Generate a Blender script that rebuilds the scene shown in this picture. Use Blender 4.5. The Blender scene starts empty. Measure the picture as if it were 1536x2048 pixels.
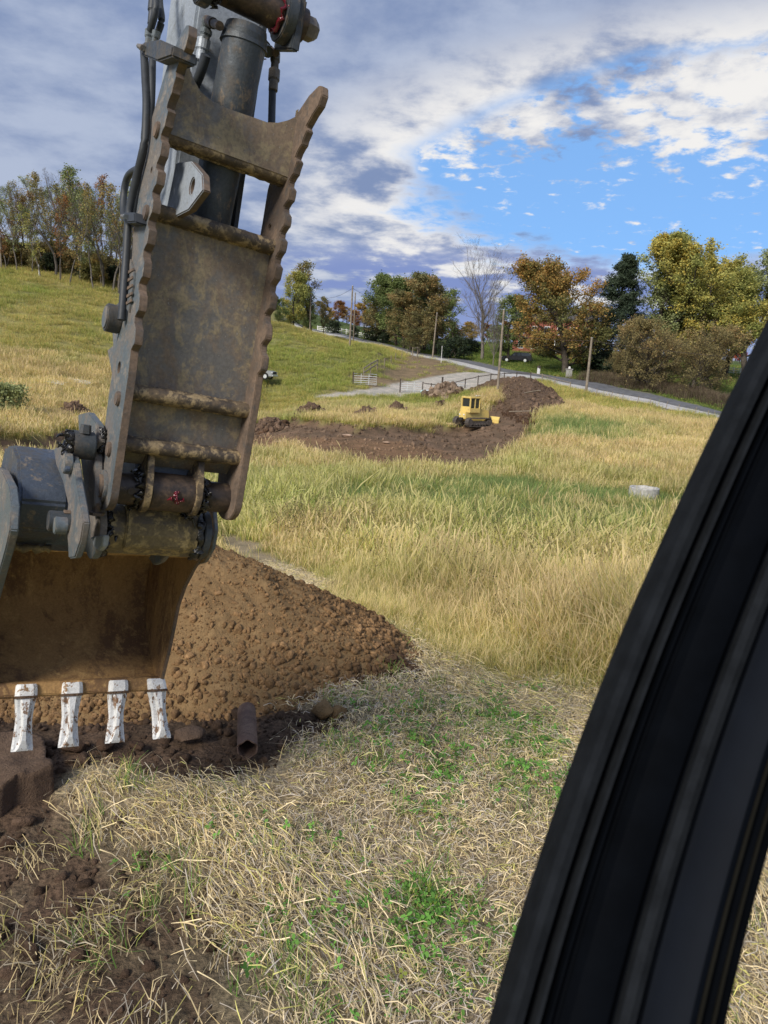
import bpy, bmesh, math, random
import numpy as np
from mathutils import Vector, Matrix, geometry
RNG = np.random.default_rng(7)
random.seed(7)
S = bpy.context.scene
COL = S.collection

# ------------------------------------------------------------------ camera
F, CX, CY = 1480., 768., 1024.
CAMH = 2.7
th = math.atan((1024 - 740) / F); ro = math.atan(.052)
f0 = np.array([0, math.cos(th), -math.sin(th)]); u0 = np.array([0, math.sin(th), math.cos(th)]); r0 = np.array([1., 0, 0])
cr = math.cos(ro) * r0 + math.sin(ro) * u0
cu = -math.sin(ro) * r0 + math.cos(ro) * u0
CAM = np.array([0, 0, CAMH])
cd = bpy.data.cameras.new('camera'); cam = bpy.data.objects.new('camera', cd); COL.objects.link(cam)
cam.matrix_world = Matrix(((cr[0], cu[0], -f0[0], 0), (cr[1], cu[1], -f0[1], 0), (cr[2], cu[2], -f0[2], CAMH), (0, 0, 0, 1)))
cd.sensor_fit = 'VERTICAL'; cd.sensor_height = 36; cd.lens = 36 * F / 2048
cd.clip_start = .05; cd.clip_end = 6000
cd.dof.use_dof = True; cd.dof.focus_distance = 5.5; cd.dof.aperture_fstop = 8.0
S.camera = cam

# ------------------------------------------------------------------ light
SUN_EL, SUN_AZ = math.radians(36), math.radians(-146)      # from the left, a little behind the cab
sd = bpy.data.lights.new('sun', 'SUN'); sd.energy = 2.25; sd.angle = math.radians(20); sd.color = (1, .93, .82)
sun = bpy.data.objects.new('sun', sd); COL.objects.link(sun)
sv = Vector((math.sin(SUN_AZ) * math.cos(SUN_EL), math.cos(SUN_AZ) * math.cos(SUN_EL), math.sin(SUN_EL)))
sun.rotation_euler = sv.to_track_quat('Z', 'Y').to_euler()
S.view_settings.view_transform = 'Standard'; S.view_settings.look = 'None'
S.view_settings.gamma = 1; S.view_settings.use_curve_mapping = False
S.view_settings.exposure = .88


class NT:
    """terse node building"""
    def __init__(s, tree): s.t = tree; s.n = tree.nodes; s.l = tree.links
    def new(s, typ, ins=None, **kw):
        n = s.n.new(typ)
        for k, v in kw.items(): setattr(n, k, v)
        for k, v in (ins or {}).items(): s.set(n.inputs[k], v)
        return n
    def set(s, sock, v):
        if isinstance(v, bpy.types.NodeSocket): s.l.new(v, sock)
        elif isinstance(v, bpy.types.Node): s.l.new(v.outputs[0], sock)
        else:
            if isinstance(v, tuple) and len(v) == 3 and sock.type == 'RGBA': v = (*v, 1)
            sock.default_value = v
    def math(s, op, a, b=0., c=0., clamp=False):
        n = s.new('ShaderNodeMath', {0: a, 1: b, 2: c}, operation=op); n.use_clamp = clamp
        return n.outputs[0]
    def mix(s, fac, a, b, mode='MIX'):
        n = s.n.new('ShaderNodeMix'); n.data_type = 'RGBA'; n.blend_type = mode
        s.set(n.inputs[0], fac); s.set(n.inputs[6], a); s.set(n.inputs[7], b)
        return n.outputs[2]
    def noise(s, vec, scale, detail=4., rough=.55, dist=0., lac=2.):
        n = s.new('ShaderNodeTexNoise', {'Scale': scale, 'Detail': detail, 'Roughness': rough, 'Distortion': dist})
        if vec is not None: s.l.new(vec, n.inputs['Vector'])
        return n.outputs[0]
    def ramp(s, v, lo, hi, a=0., b=1.):
        n = s.new('ShaderNodeMapRange', {0: v, 1: lo, 2: hi, 3: a, 4: b}, interpolation_type='SMOOTHSTEP')
        return n.outputs[0]


# world: Nishita sky with a deck of cloud laid on the dome by direction
W = bpy.data.worlds.new('World'); S.world = W; W.use_nodes = True
w = NT(W.node_tree); w.n.clear()
sky = w.new('ShaderNodeTexSky', sky_type='NISHITA', sun_disc=False, sun_elevation=SUN_EL, sun_rotation=SUN_AZ)
sky.air_density = 1.0; sky.dust_density = .5; sky.ozone_density = 2.0
tc = w.new('ShaderNodeTexCoord'); D = tc.outputs['Generated']
sx = w.new('ShaderNodeSeparateXYZ', {0: D})
X_, Y_, Z_ = sx.outputs
zc = w.math('MAXIMUM', Z_, 0.)
den = w.math('ADD', zc, .16)
px_ = w.math('DIVIDE', X_, den); py_ = w.math('DIVIDE', Y_, den)
P = w.new('ShaderNodeCombineXYZ', {0: px_, 1: py_, 2: 0.}).outputs[0]
az = w.math('MULTIPLY', w.math('ARCTAN2', X_, Y_), 57.2958)
el = w.math('MULTIPLY', w.math('ARCSINE', Z_), 57.2958)
nb = w.noise(P, 1.1, 7, .55, .1)          # big masses
nm = w.noise(P, 3.4, 7, .6, .12)           # tufts
nf = w.noise(P, 13.0, 6, .6, .15)          # mackerel
warp = w.math('MULTIPLY', w.math('SUBTRACT', nm, .5), 16.)
# clear opening low ahead-right: an ellipse on the dome, warped by the cloud noise
ea = w.math('DIVIDE', w.math('SUBTRACT', w.math('ADD', az, w.math('MULTIPLY', warp, 1.1)), 21.), 20.)
sl = w.math('MULTIPLY', w.math('SUBTRACT', az, 15.), .06)
eb = w.math('DIVIDE', w.math('SUBTRACT', w.math('ADD', w.math('SUBTRACT', el, sl), w.math('MULTIPLY', warp, .35)), 14.2), 6.4)
rad = w.math('SQRT', w.math('ADD', w.math('MULTIPLY', ea, ea), w.math('MULTIPLY', eb, eb)))
hole = w.ramp(rad, 1.12, .88)
rim = w.math('MULTIPLY', w.ramp(rad, 1.7, 1.02), 1.)
# thin white flecks inside the opening, upper part
fl = w.math('ADD', w.math('MULTIPLY', nf, .75), w.math('MULTIPLY', nm, .45))
fthr = w.math('ADD', .47, w.math('MULTIPLY', w.ramp(el, 18., 12.5), .225))
fleck = w.ramp(w.math('SUBTRACT', fl, fthr), -.04, .12)
gap = w.ramp(nb, .40, .28, 0., .4)        # small bluish gaps elsewhere in the deck
dens = w.math('MAXIMUM', w.math('MULTIPLY', w.math('SUBTRACT', 1., hole), w.math('SUBTRACT', 1., gap)), w.math('MULTIPLY', fleck, hole))
t1 = w.ramp(w.math('ADD', w.math('MULTIPLY', nm, .55), w.math('MULTIPLY', nb, .6)), .46, .70)
ccol = w.mix(t1, (1.75, 2.35, 3.9), (3.5, 4.05, 5.3))
ccol = w.mix(w.math('MULTIPLY', w.math('MULTIPLY', rim, w.ramp(nm, .34, .58)), .9), ccol, (7.6, 7.4, 7.1))
low = w.math('MULTIPLY', w.ramp(el, 10., 7.), w.ramp(az, -24., 0.))
ccol = w.mix(w.math('MULTIPLY', low, w.ramp(nm, .60, .45)), ccol, (1.8, 2.4, 4.7))
ccol = w.mix(w.ramp(el, 6., 1., 0., .45), ccol, (3.6, 4.3, 6.2))
skyc = w.mix(1., sky.outputs[0], (.62, .95, 1.45), 'MULTIPLY')
blue = w.mix(.75, skyc, (2.0, 3.9, 6.9))
fin = w.mix(dens, blue, ccol)
fin = w.mix(1., fin, (.68, .68, .68), 'MULTIPLY')
bg = w.new('ShaderNodeBackground', {0: fin, 1: .1})
w.l.new(bg.outputs[0], w.new('ShaderNodeOutputWorld').inputs[0])


# ------------------------------------------------------------------ helpers
def ray(px, py): return f0 + (px - CX) / F * cr - (py - CY) / F * cu
def at(px, py, d): return CAM + ray(px, py) * d

def tag(o, label=None, cat=None, group=None, kind=None):
    if label: o['label'] = label
    if cat: o['category'] = cat
    if group: o['group'] = group
    if kind: o['kind'] = kind
    return o

def empty(name, loc, rz=0, label=None, cat=None, group=None):
    o = bpy.data.objects.new(name, None); COL.objects.link(o)
    o.location = loc; o.rotation_euler = (0, 0, rz); o.empty_display_size = .2
    return tag(o, label, cat, group)

def mesh_np(name, V, Fc, mats=(), attrs=None, smooth=False, fcorner=None):
    """V (n,3), Fc (m,k) int array or list of such arrays"""
    me = bpy.data.meshes.new(name)
    if isinstance(Fc, np.ndarray): Fc = [Fc]
    V = np.asarray(V, np.float32)
    loops = np.concatenate([f.ravel() for f in Fc]).astype(np.int32)
    sizes = np.concatenate([np.full(len(f), f.shape[1]) for f in Fc]).astype(np.int32)
    starts = np.concatenate([[0], np.cumsum(sizes)[:-1]]).astype(np.int32)
    me.vertices.add(len(V)); me.vertices.foreach_set('co', V.ravel())
    me.loops.add(len(loops)); me.loops.foreach_set('vertex_index', loops)
    me.polygons.add(len(sizes)); me.polygons.foreach_set('loop_start', starts)
    me.polygons.foreach_set('loop_total', sizes)
    for k, a in (attrs or {}).items():
        a = np.asarray(a, np.float32)
        if a.ndim == 1: me.attributes.new(k, 'FLOAT', 'POINT').data.foreach_set('value', a)
        else:
            if a.shape[1] == 3: a = np.concatenate([a, np.ones((len(a), 1), np.float32)], 1)
            me.attributes.new(k, 'FLOAT_COLOR', 'POINT').data.foreach_set('color', a.ravel())
    if smooth: me.polygons.foreach_set('use_smooth', np.ones(len(sizes), bool))
    for m in mats: me.materials.append(m)
    me.update(calc_edges=True)
    return me

def obj(name, me, parent=None, loc=None):
    o = bpy.data.objects.new(name, me); COL.objects.link(o)
    if parent: o.parent = parent
    if loc is not None: o.location = loc
    return o

def copy_tree(o, parent=None):
    c = o.copy(); COL.objects.link(c)
    c.parent = parent
    for ch in list(o.children): copy_tree(ch, c)
    return c

class B:
    """collects shapes into one mesh"""
    def __init__(s): s.v = []; s.f = []; s.n = 0
    def add(s, V, Fs):
        s.v.append(np.asarray(V, float)); s.f += [[i + s.n for i in f] for f in Fs]; s.n += len(V); return s
    def box(s, c, d, M=None, taper=None):
        x, y, z = [k / 2 for k in d]
        V = np.array([(-x, -y, -z), (x, -y, -z), (x, y, -z), (-x, y, -z), (-x, -y, z), (x, -y, z), (x, y, z), (-x, y, z)])
        if taper: V[4:, 0] *= taper[0]; V[4:, 1] *= taper[1]
        if M is not None: V = V @ np.asarray(M).T
        return s.add(V + np.asarray(c), [(0, 3, 2, 1), (4, 5, 6, 7), (0, 1, 5, 4), (1, 2, 6, 5), (2, 3, 7, 6), (3, 0, 4, 7)])
    def prism(s, poly, a, b, fn=lambda x, y, z: (x, y, z), holes=()):
        """2-d outline extruded between a and b; fn maps (x, y, depth)"""
        loops = [list(poly)] + [list(h) for h in holes]
        flat = [p for L in loops for p in L]; n = len(flat)
        tris = geometry.tessellate_polygon([[Vector((p[0], p[1], 0)) for p in L] for L in loops])
        V = [fn(p[0], p[1], a) for p in flat] + [fn(p[0], p[1], b) for p in flat]
        Fs = [tuple(t) for t in tris] + [tuple(i + n for i in t[::-1]) for t in tris]
        k = 0
        for L in loops:
            for i in range(len(L)):
                j = (i + 1) % len(L); Fs.append((k + i, k + j, k + j + n, k + i + n))
            k += len(L)
        return s.add(V, Fs)
    def tube(s, pts, r, seg=12, caps=True):
        pts = [np.asarray(p, float) for p in pts]
        rs = r if hasattr(r, '__len__') else [r] * len(pts)
        V = []; ref = None
        for i, p in enumerate(pts):
            t = pts[min(i + 1, len(pts) - 1)] - pts[max(i - 1, 0)]; t /= np.linalg.norm(t) + 1e-9
            if ref is None: ref = np.array([0, 0, 1.]) if abs(t[2]) < .9 else np.array([1., 0, 0])
            a = np.cross(t, ref); a /= np.linalg.norm(a) + 1e-9; b = np.cross(t, a); ref = -b if False else ref
            for k in range(seg):
                an = 2 * math.pi * k / seg; V.append(p + rs[i] * (math.cos(an) * a + math.sin(an) * b))
        Fs = []
        for i in range(len(pts) - 1):
            for k in range(seg):
                k2 = (k + 1) % seg
                Fs.append((i * seg + k, i * seg + k2, (i + 1) * seg + k2, (i + 1) * seg + k))
        if caps: Fs += [tuple(range(seg))[::-1], tuple((len(pts) - 1) * seg + k for k in range(seg))]
        return s.add(V, Fs)
    def build(s, name, mat, parent=None, bevel=0, smooth=None, sub=0):
        me = bpy.data.meshes.new(name)
        V = np.concatenate(s.v)
        me.from_pydata(V.tolist(), [], s.f); me.update()
        bm = bmesh.new(); bm.from_mesh(me)
        bmesh.ops.recalc_face_normals(bm, faces=bm.faces)
        if bevel:
            es = [e for e in bm.edges if len(e.link_faces) == 2 and e.calc_face_angle(0) > .5]
            bmesh.ops.bevel(bm, geom=es, offset=bevel, segments=2, affect='EDGES', clamp_overlap=True)
        bm.to_mesh(me); bm.free()
        if mat: me.materials.append(mat)
        if smooth is not None:
            me.polygons.foreach_set('use_smooth', np.ones(len(me.polygons), bool))
            me.set_sharp_from_angle(angle=smooth)
        return obj(name, me, parent)

def vnoise(x, y, seed=0):
    xi = np.floor(x).astype(np.int64); yi = np.floor(y).astype(np.int64)
    fx = x - xi; fy = y - yi; fx = fx * fx * (3 - 2 * fx); fy = fy * fy * (3 - 2 * fy)
    def h(a, b):
        n = (a * 374761393 + b * 668265263 + seed * 974711) & 0x7fffffff
        n = ((n ^ (n >> 13)) * 1274126177) & 0x7fffffff
        return ((n ^ (n >> 16)) & 0xffff) / 65535.
    return (h(xi, yi) * (1 - fx) + h(xi + 1, yi) * fx) * (1 - fy) + (h(xi, yi + 1) * (1 - fx) + h(xi + 1, yi + 1) * fx) * fy

def fbm(x, y, octv=4, seed=0, gain=.5):
    a = 0; s = 0; g = 1.
    for i in range(octv):
        a = a + g * (vnoise(x * 2 ** i + 17.3 * i, y * 2 ** i - 9.1 * i, seed + i) - .5); s += g; g *= gain
    return a / s * 2

# ------------------------------------------------------------------ terrain height: sight points with real distances, thin-plate blend
CTRL = [  # photo x, y, distance along the view axis
    (0, 850, 45), (0, 700, 75), (120, 560, 108), (0, 535, 110), (240, 572, 114), (200, 800, 62), (200, 690, 85), (0, 900, 36),
    (400, 620, 115), (400, 720, 92), (560, 655, 120), (640, 671, 125), (720, 690, 128), (600, 672, 150), (640, 680, 155), (700, 694, 150), (560, 664, 160), (760, 706, 122), (620, 720, 108), (540, 788, 98), (700, 760, 101),
    (600, 840, 66), (700, 846, 64), (600, 905, 50), (600, 960, 36), (400, 900, 46), (400, 1000, 30),
    (800, 800, 92), (900, 800, 90), (800, 846, 66), (950, 858, 67), (800, 930, 44), (800, 890, 54), (800, 1005, 29), (800, 1090, 19),
    (1000, 795, 80), (1080, 768, 97), (1060, 830, 72), (1100, 860, 62), (1100, 960, 38), (1100, 1060, 24), (1100, 1170, 14.5),
    (1300, 850, 70), (1300, 900, 54), (1300, 960, 40), (1285, 1012, 33), (1300, 1080, 23), (1200, 840, 72), (1200, 785, 101), (1180, 787, 98),
    (1440, 860, 72), (1400, 900, 57), (1500, 950, 42), (1500, 1100, 22),
    (900, 1230, 11.5), (700, 1150, 14), (500, 1100, 17),
    (1448, 842, 84), (1341, 822, 88), (1252, 800, 95), (1118, 772, 103), (997, 750, 115), (930, 733, 124), (872, 719, 135),
    (1448, 828, 90), (1297, 788, 101), (1207, 768, 108), (1051, 747, 119), (984, 734, 126), (895, 716, 142), (850, 709, 150), (760, 689, 160), (690, 673, 172), (640, 664, 185),
    (860, 785, 96), (960, 765, 101), (820, 750, 112), (860, 722, 128), (780, 725, 122),
    (1400, 790, 104), (1400, 770, 118), (1480, 745, 155), (1300, 760, 125), (1240, 742, 132), (1140, 738, 130), (1000, 712, 150), (850, 692, 175), (700, 664, 200), (640, 650, 215),
    (1536, 760, 140), (1600, 740, 180), (1700, 900, 70), (1700, 1100, 25), (-200, 520, 110), (-200, 700, 72), (-200, 900, 34), (-400, 900, 32),
    (1100, 690, 230), (600, 620, 260), (1480, 725, 230), (200, 520, 200), (-200, 480, 200),
]
pts = [at(*c) for c in CTRL]
for a_ in range(-180, 180, 30):                       # flat work area round the machine
    for r_ in (1.5, 4., 7.):
        pts.append(np.array([r_ * math.sin(math.radians(a_)), r_ * math.cos(math.radians(a_)), 0.]))
for a_ in range(60, 301, 30):                         # gentle field behind
    for r_ in (20., 60., 200.): pts.append(np.array([r_ * math.sin(math.radians(a_)), r_ * math.cos(math.radians(a_)), -1.5 + r_ * .02]))
for a_ in range(-180, 180, 30): pts.append(np.array([900 * math.sin(math.radians(a_)), 900 * math.cos(math.radians(a_)), 22.]))
pts = np.array(pts)

def warp_xy(x, y):
    r = np.hypot(x, y) + 1e-6; a = np.arctan2(x, y)
    s = np.log(r + 3.)
    return np.stack([s * np.sin(a * .9) * 1.9, s * np.cos(a * .9) * 1.9], -1)

_cp = warp_xy(pts[:, 0], pts[:, 1]); _n = len(pts)
_d = np.linalg.norm(_cp[:, None] - _cp[None], axis=-1)
_K = np.where(_d > 0, _d ** 2 * np.log(_d + 1e-12), 0) + np.eye(_n) * .006
_Pm = np.concatenate([np.ones((_n, 1)), _cp], 1)
_A = np.block([[_K, _Pm], [_Pm.T, np.zeros((3, 3))]])
_w = np.linalg.solve(_A, np.concatenate([pts[:, 2], np.zeros(3)]))

def H(x, y):
    x = np.atleast_1d(np.asarray(x, float)); y = np.atleast_1d(np.asarray(y, float)); sh = x.shape
    x = x.ravel(); y = y.ravel(); out = np.empty(len(x))
    for i in range(0, len(x), 60000):
        q = warp_xy(x[i:i + 60000], y[i:i + 60000])
        d2 = ((q[:, None] - _cp[None]) ** 2).sum(-1)
        out[i:i + 60000] = (.5 * d2 * np.log(d2 + 1e-12)) @ _w[:_n] + _w[_n] + q @ _w[_n + 1:]
    return out.reshape(sh)

def h1(x, y): return float(H(x, y)[0])

def hit(px, py, near=1.5, far=600):
    d = ray(px, py); t = np.geomspace(near, far, 1500)
    Pn = CAM + d * t[:, None]; g = Pn[:, 2] - H(Pn[:, 0], Pn[:, 1])
    k = np.argmax(g < 0) if (g < 0).any() else len(t) - 1
    tt = t[k] if k == 0 else t[k - 1] + (t[k] - t[k - 1]) * g[k - 1] / (g[k - 1] - g[k])
    p = CAM + d * tt; return np.array([p[0], p[1], h1(p[0], p[1])])

def on(px, d):
    """ground point in the direction of a photo column, at forward distance d"""
    p = at(px, 745, d); return np.array([p[0], p[1], h1(p[0], p[1])])

def poly(pix): return np.array([hit(*p)[:2] for p in pix])

def sdist(x, y, pg):
    """signed distance, positive inside"""
    x = np.asarray(x); y = np.asarray(y); ins = np.zeros(x.shape, bool); dm = np.full(x.shape, 1e9)
    for i in range(len(pg)):
        a = pg[i]; b = pg[(i + 1) % len(pg)]
        c = ((a[1] > y) != (b[1] > y)) & (x < (b[0] - a[0]) * (y - a[1]) / (b[1] - a[1] + 1e-12) + a[0]); ins ^= c
        ab = b - a; t = np.clip(((x - a[0]) * ab[0] + (y - a[1]) * ab[1]) / (ab @ ab + 1e-12), 0, 1)
        dm = np.minimum(dm, np.hypot(x - a[0] - t * ab[0], y - a[1] - t * ab[1]))
    return np.where(ins, dm, -dm)

def sstep(v, a, b):
    t = np.clip((v - a) / (b - a), 0, 1); return t * t * (3 - 2 * t)

# ---- regions of cover (plan outlines)
R_TOP = poly([(-500, 1330), (300, 1330), (480, 1395), (650, 1420), (690, 1452), (600, 1490), (535, 1545), (430, 1556), (300, 1545), (225, 1530), (180, 1530), (130, 1580), (100, 1640), (-20, 1670), (-500, 1650)])
R_LOW = poly([(-700, 1600), (60, 1600), (165, 1630), (255, 1700), (355, 1780), (430, 1860), (480, 1950), (520, 2060), (560, 2200), (-700, 2200)])
R_CUT = poly([(-700, 905), (-200, 885), (60, 868), (300, 866), (520, 849), (720, 853), (860, 850), (930, 846), (1000, 800), (1045, 770), (1105, 775), (1110, 805), (1088, 855), (1045, 905), (970, 938), (880, 948), (760, 944), (680, 925), (590, 900), (500, 912), (300, 918), (-200, 950), (-700, 990)])
R_SUB = poly([(480, 856), (620, 862), (740, 868), (850, 880), (900, 905), (760, 915), (660, 895), (570, 880), (480, 895)])
R_DRV = poly([(600, 795), (660, 788), (740, 779), (800, 765), (860, 755), (930, 744), (985, 747), (1040, 755), (1075, 765), (1040, 770), (960, 779), (880, 788), (840, 787), (760, 791), (660, 796)])
R_MOW = poly([(-900, 2400), (-900, 1500), (200, 1480), (480, 1300), (440, 1070), (520, 1085), (640, 1160), (760, 1240), (870, 1305), (980, 1350), (1100, 1385), (1260, 1415), (2000, 1500), (2400, 2400)])
R_BANK = poly([(735, 747), (785, 710), (850, 702), (905, 722), (975, 743), (905, 755), (820, 770), (770, 783), (690, 787), (712, 762)])
R_LUSH = poly([(620, 990), (740, 968), (900, 960), (1020, 962), (1200, 985), (1360, 1000), (1500, 1060), (1480, 1130), (1250, 1120), (1060, 1092), (900, 1065), (760, 1030)])
R_LUSH2 = poly([(1085, 850), (1160, 840), (1260, 860), (1270, 885), (1160, 890), (1080, 880)])
LINE = [(872, 719), (997, 750), (1118, 772), (1252, 800), (1341, 822), (1448, 842), (1700, 900)]

def road_pts():
    lo = [(1600, 880, 78), (1448, 842, 84), (1341, 822, 88), (1252, 799, 95), (1118, 772, 103), (1040, 757, 110), (950, 738, 121), (872, 719, 135), (800, 701, 147), (740, 687, 158), (690, 676, 168), (640, 666, 180), (560, 650, 200)]
    up = [(1600, 866, 84), (1448, 828, 90), (1375, 809, 95.5), (1297, 787, 101), (1180, 762, 111), (1110, 752, 116), (1010, 739, 124), (920, 721, 139), (840, 705, 152), (775, 691, 164), (715, 679, 175), (660, 669, 187), (570, 652, 208)]
    return [on(p[0], p[2]) for p in lo], [on(p[0], p[2]) for p in up]
ROAD_LO, ROAD_UP = road_pts()
R_ROAD = np.array([p[:2] for p in ROAD_LO] + [p[:2] for p in ROAD_UP][::-1])

def beyond_road(x, y):
    pg = np.array([p[:2] for p in ROAD_UP] + [(-100, 600), (700, 600), (500, 40)])
    return sdist(x, y, pg)

C_THATCH = np.array([.30, .25, .17]); C_TOP = np.array([.082, .057, .041]); C_SUB = np.array([.25, .155, .09])
C_GOLD = np.array([.26, .24, .095]); C_GREEN = np.array([.10, .125, .046]); C_GRAV = np.array([.42, .40, .37]); C_LAWN = np.array([.085, .12, .042])

def cover(x, y):
    """albedo of the ground and how much vegetation stands on it"""
    n1 = fbm(x * .9, y * .9, 4, 3); n2 = fbm(x * .06, y * .06, 4, 9); n3 = fbm(x * 4, y * 4, 3, 21); n4 = fbm(x * .25, y * .25, 3, 31)
    r = np.hypot(x, y)
    g = sstep(n2 + .5 * n4, -.25, .45)[..., None]
    col = C_GOLD * (1 - g * .6) + C_GREEN * 1.2 * g * .6
    veg = np.ones_like(x)
    def blend(c, m):
        nonlocal col; col = col * (1 - m[..., None]) + c * m[..., None]
    wob = (n1 * .5 + n3 * .25)
    L = sstep(sdist(x, y, R_LUSH) + n4 * 3, -1., 1.5); L2 = sstep(sdist(x, y, R_LUSH2) + n4 * 4, -2, 2)
    lush = np.maximum(L, L2); blend(C_GREEN * 1.05, lush)
    mow = sstep(sdist(x, y, R_MOW) + wob * .5 + n4 * 1.0, -.25, .35); blend(C_THATCH * (1 + .35 * n3[..., None]), mow)
    bk = sstep(sdist(x, y, R_BANK) + n4 * 5, -2, 3); blend(np.array([.21, .155, .105]), bk * .9)
    far = sstep(beyond_road(x, y) + n4 * .8, -.3, .8); blend(C_LAWN * (1 + .25 * n4[..., None]), far)
    cut = sstep(sdist(x, y, R_CUT) + n1 * 1.2 + n4 * 1.2, -.3, .4); blend(np.array([.155, .108, .075]) * (1 + .35 * n1[..., None]), cut)
    sub = sstep(sdist(x, y, R_SUB) + n1 * 1.5 + n4 * 2, -1.5, 1.5); blend(C_SUB * .8, sub * .8)
    drv = sstep(sdist(x, y, R_DRV) + n1 * .5, -.5, .3); blend(C_GRAV, drv)
    top = sstep(sdist(x, y, R_TOP) + wob * .25, -.05, .1); low = sstep(sdist(x, y, R_LOW) + wob * .5, -.25, .35)
    soil = np.maximum(top, low * (.75 + .25 * sstep(n3, -.3, .3)))
    blend(C_TOP * (1 + .5 * n3[..., None]), soil)
    rd = sstep(sdist(x, y, R_ROAD), -1.2, -.3); blend(C_GRAV * .6, rd)
    bare = np.maximum.reduce([cut, drv, soil, rd])
    return np.clip(col, .01, .8), dict(mow=mow, far=far, cut=cut, drv=drv, soil=soil, top=top, low=low, bank=bk, lush=lush, bare=bare, rd=rd, g=g[..., 0], sub=sub)

def relief(x, y, m):
    """small real unevenness of the ground"""
    r = np.hypot(x, y)
    z = .10 * fbm(x * .12, y * .12, 3, 5) * sstep(r, 8, 30) + .02 * fbm(x * 1.3, y * 1.3, 3, 6)
    z = z + m['soil'] * sstep(r, 40, 12) * (.05 * fbm(x * 3, y * 3, 4, 8, .6) + .02 * np.abs(fbm(x * 14, y * 14, 3, 12)) - .03)
    z = z + m['low'] * .0
    z = z - m['cut'] * (.55 + .18 * fbm(x * .5, y * .5, 4, 14, .65)) * sstep(sdist(x, y, R_CUT), 0, 1.2)
    return z

def ground_z(x, y):
    x = np.atleast_1d(np.asarray(x, float)); y = np.atleast_1d(np.asarray(y, float))
    _, m = cover(x, y); return H(x, y) + relief(x, y, m)

def gz(x, y): return float(ground_z(x, y)[0])

def polar_sheet():
    az = np.concatenate([np.radians(np.arange(-180, -46, 4.)), np.radians(np.arange(-46, 46, .22)), np.radians(np.arange(46, 180, 4.))])
    rr = [.6]
    while rr[-1] < 1800: rr.append(rr[-1] * (1.0125 if rr[-1] < 230 else 1.06))
    rr = np.array(rr); A, Rr = np.meshgrid(az, rr); x = Rr * np.sin(A); y = Rr * np.cos(A)
    col, m = cover(x, y); z = H(x, y) + relief(x, y, m)
    na, nr = len(az), len(rr)
    V = np.stack([x, y, z], -1).reshape(-1, 3)
    i = np.arange(nr - 1)[:, None] * na; j = np.arange(na)[None]; j2 = (j + 1) % na
    Fq = np.stack([i + j, i + j2, i + na + j2, i + na + j], -1).reshape(-1, 4)
    V = np.concatenate([V, [[0, 0, V[:na, 2].mean()]]]); c = len(V) - 1
    Ft = np.stack([np.full(na, c), (np.arange(na) + 1) % na, np.arange(na)], -1)
    C4 = np.concatenate([col.reshape(-1, 3), [C_THATCH]]); soil = np.concatenate([np.maximum(m['soil'], m['cut']).ravel(), [0]])
    return V, [Fq, Ft], C4, soil

# ------------------------------------------------------------------ materials
def new_mat(name):
    m = bpy.data.materials.new(name); m.use_nodes = True; t = NT(m.node_tree); t.n.clear(); return m, t

def finish(t, bsdf, bump=None, bs=.3, bd=.02):
    if bump is not None:
        b = t.new('ShaderNodeBump', {'Strength': bs, 'Distance': bd, 'Height': bump}); t.l.new(b.outputs[0], bsdf.inputs['Normal'])
    t.l.new(bsdf.outputs[0], t.new('ShaderNodeOutputMaterial').inputs[0])

def m_simple(name, col, rough=.6, metal=0., var=.25, scale=6., bump=.15, bd=.01, spec=.4):
    m, t = new_mat(name); co = t.new('ShaderNodeTexCoord').outputs['Object']
    n = t.noise(co, scale, 5, .6); c = t.mix(t.ramp(n, .3, .7), tuple(k * (1 - var) for k in col), tuple(min(1, k * (1 + var)) for k in col))
    b = t.new('ShaderNodeBsdfPrincipled', {'Base Color': c, 'Roughness': rough, 'Metallic': metal, 'Specular IOR Level': spec})
    finish(t, b, t.noise(co, scale * 4, 4) if bump else None, bump, bd); return m

def m_worn(name, base, wear, mud, amt=(.45, .6), mudamt=(.52, .62), scale=5., rough=.55, metal=.25, streak=None, fine=26., bs=.35):
    """paint worn to rust with mud caught on it"""
    m, t = new_mat(name); co = t.new('ShaderNodeTexCoord').outputs['Object']
    v = co
    if streak:
        mp = t.new('ShaderNodeMapping', {'Vector': co, 'Scale': streak}); v = mp.outputs[0]
    n1 = t.noise(v, scale, 8, .68, .3); n2 = t.noise(v, scale * 2.3, 8, .7, .6); n3 = t.noise(co, fine, 6, .7); n4 = t.noise(co, fine * 3.2, 3, .6)
    a = t.math('ADD', n1, t.math('MULTIPLY', t.math('SUBTRACT', n3, .5), .5))
    bq = t.math('ADD', n2, t.math('MULTIPLY', t.math('SUBTRACT', n3, .5), .6))
    c = t.mix(t.ramp(a, *amt), base, wear)
    c = t.mix(t.ramp(bq, *mudamt), c, mud)
    c = t.mix(t.ramp(n4, .35, .7, .0, .35), c, tuple(k * .35 for k in base))
    sp = t.ramp(n4, .66, .72); c = t.mix(t.math('MULTIPLY', sp, .5), c, tuple(min(1, k * 2.2) for k in base))
    ro_ = t.ramp(a, .35, .65, rough, min(1, rough + .3))
    b = t.new('ShaderNodeBsdfPrincipled', {'Base Color': c, 'Roughness': ro_, 'Metallic': metal, 'Specular IOR Level': .4})
    finish(t, b, t.math('ADD', t.math('MULTIPLY', bq, 1.), t.math('MULTIPLY', n3, .6)), bs, .006); return m

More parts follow.
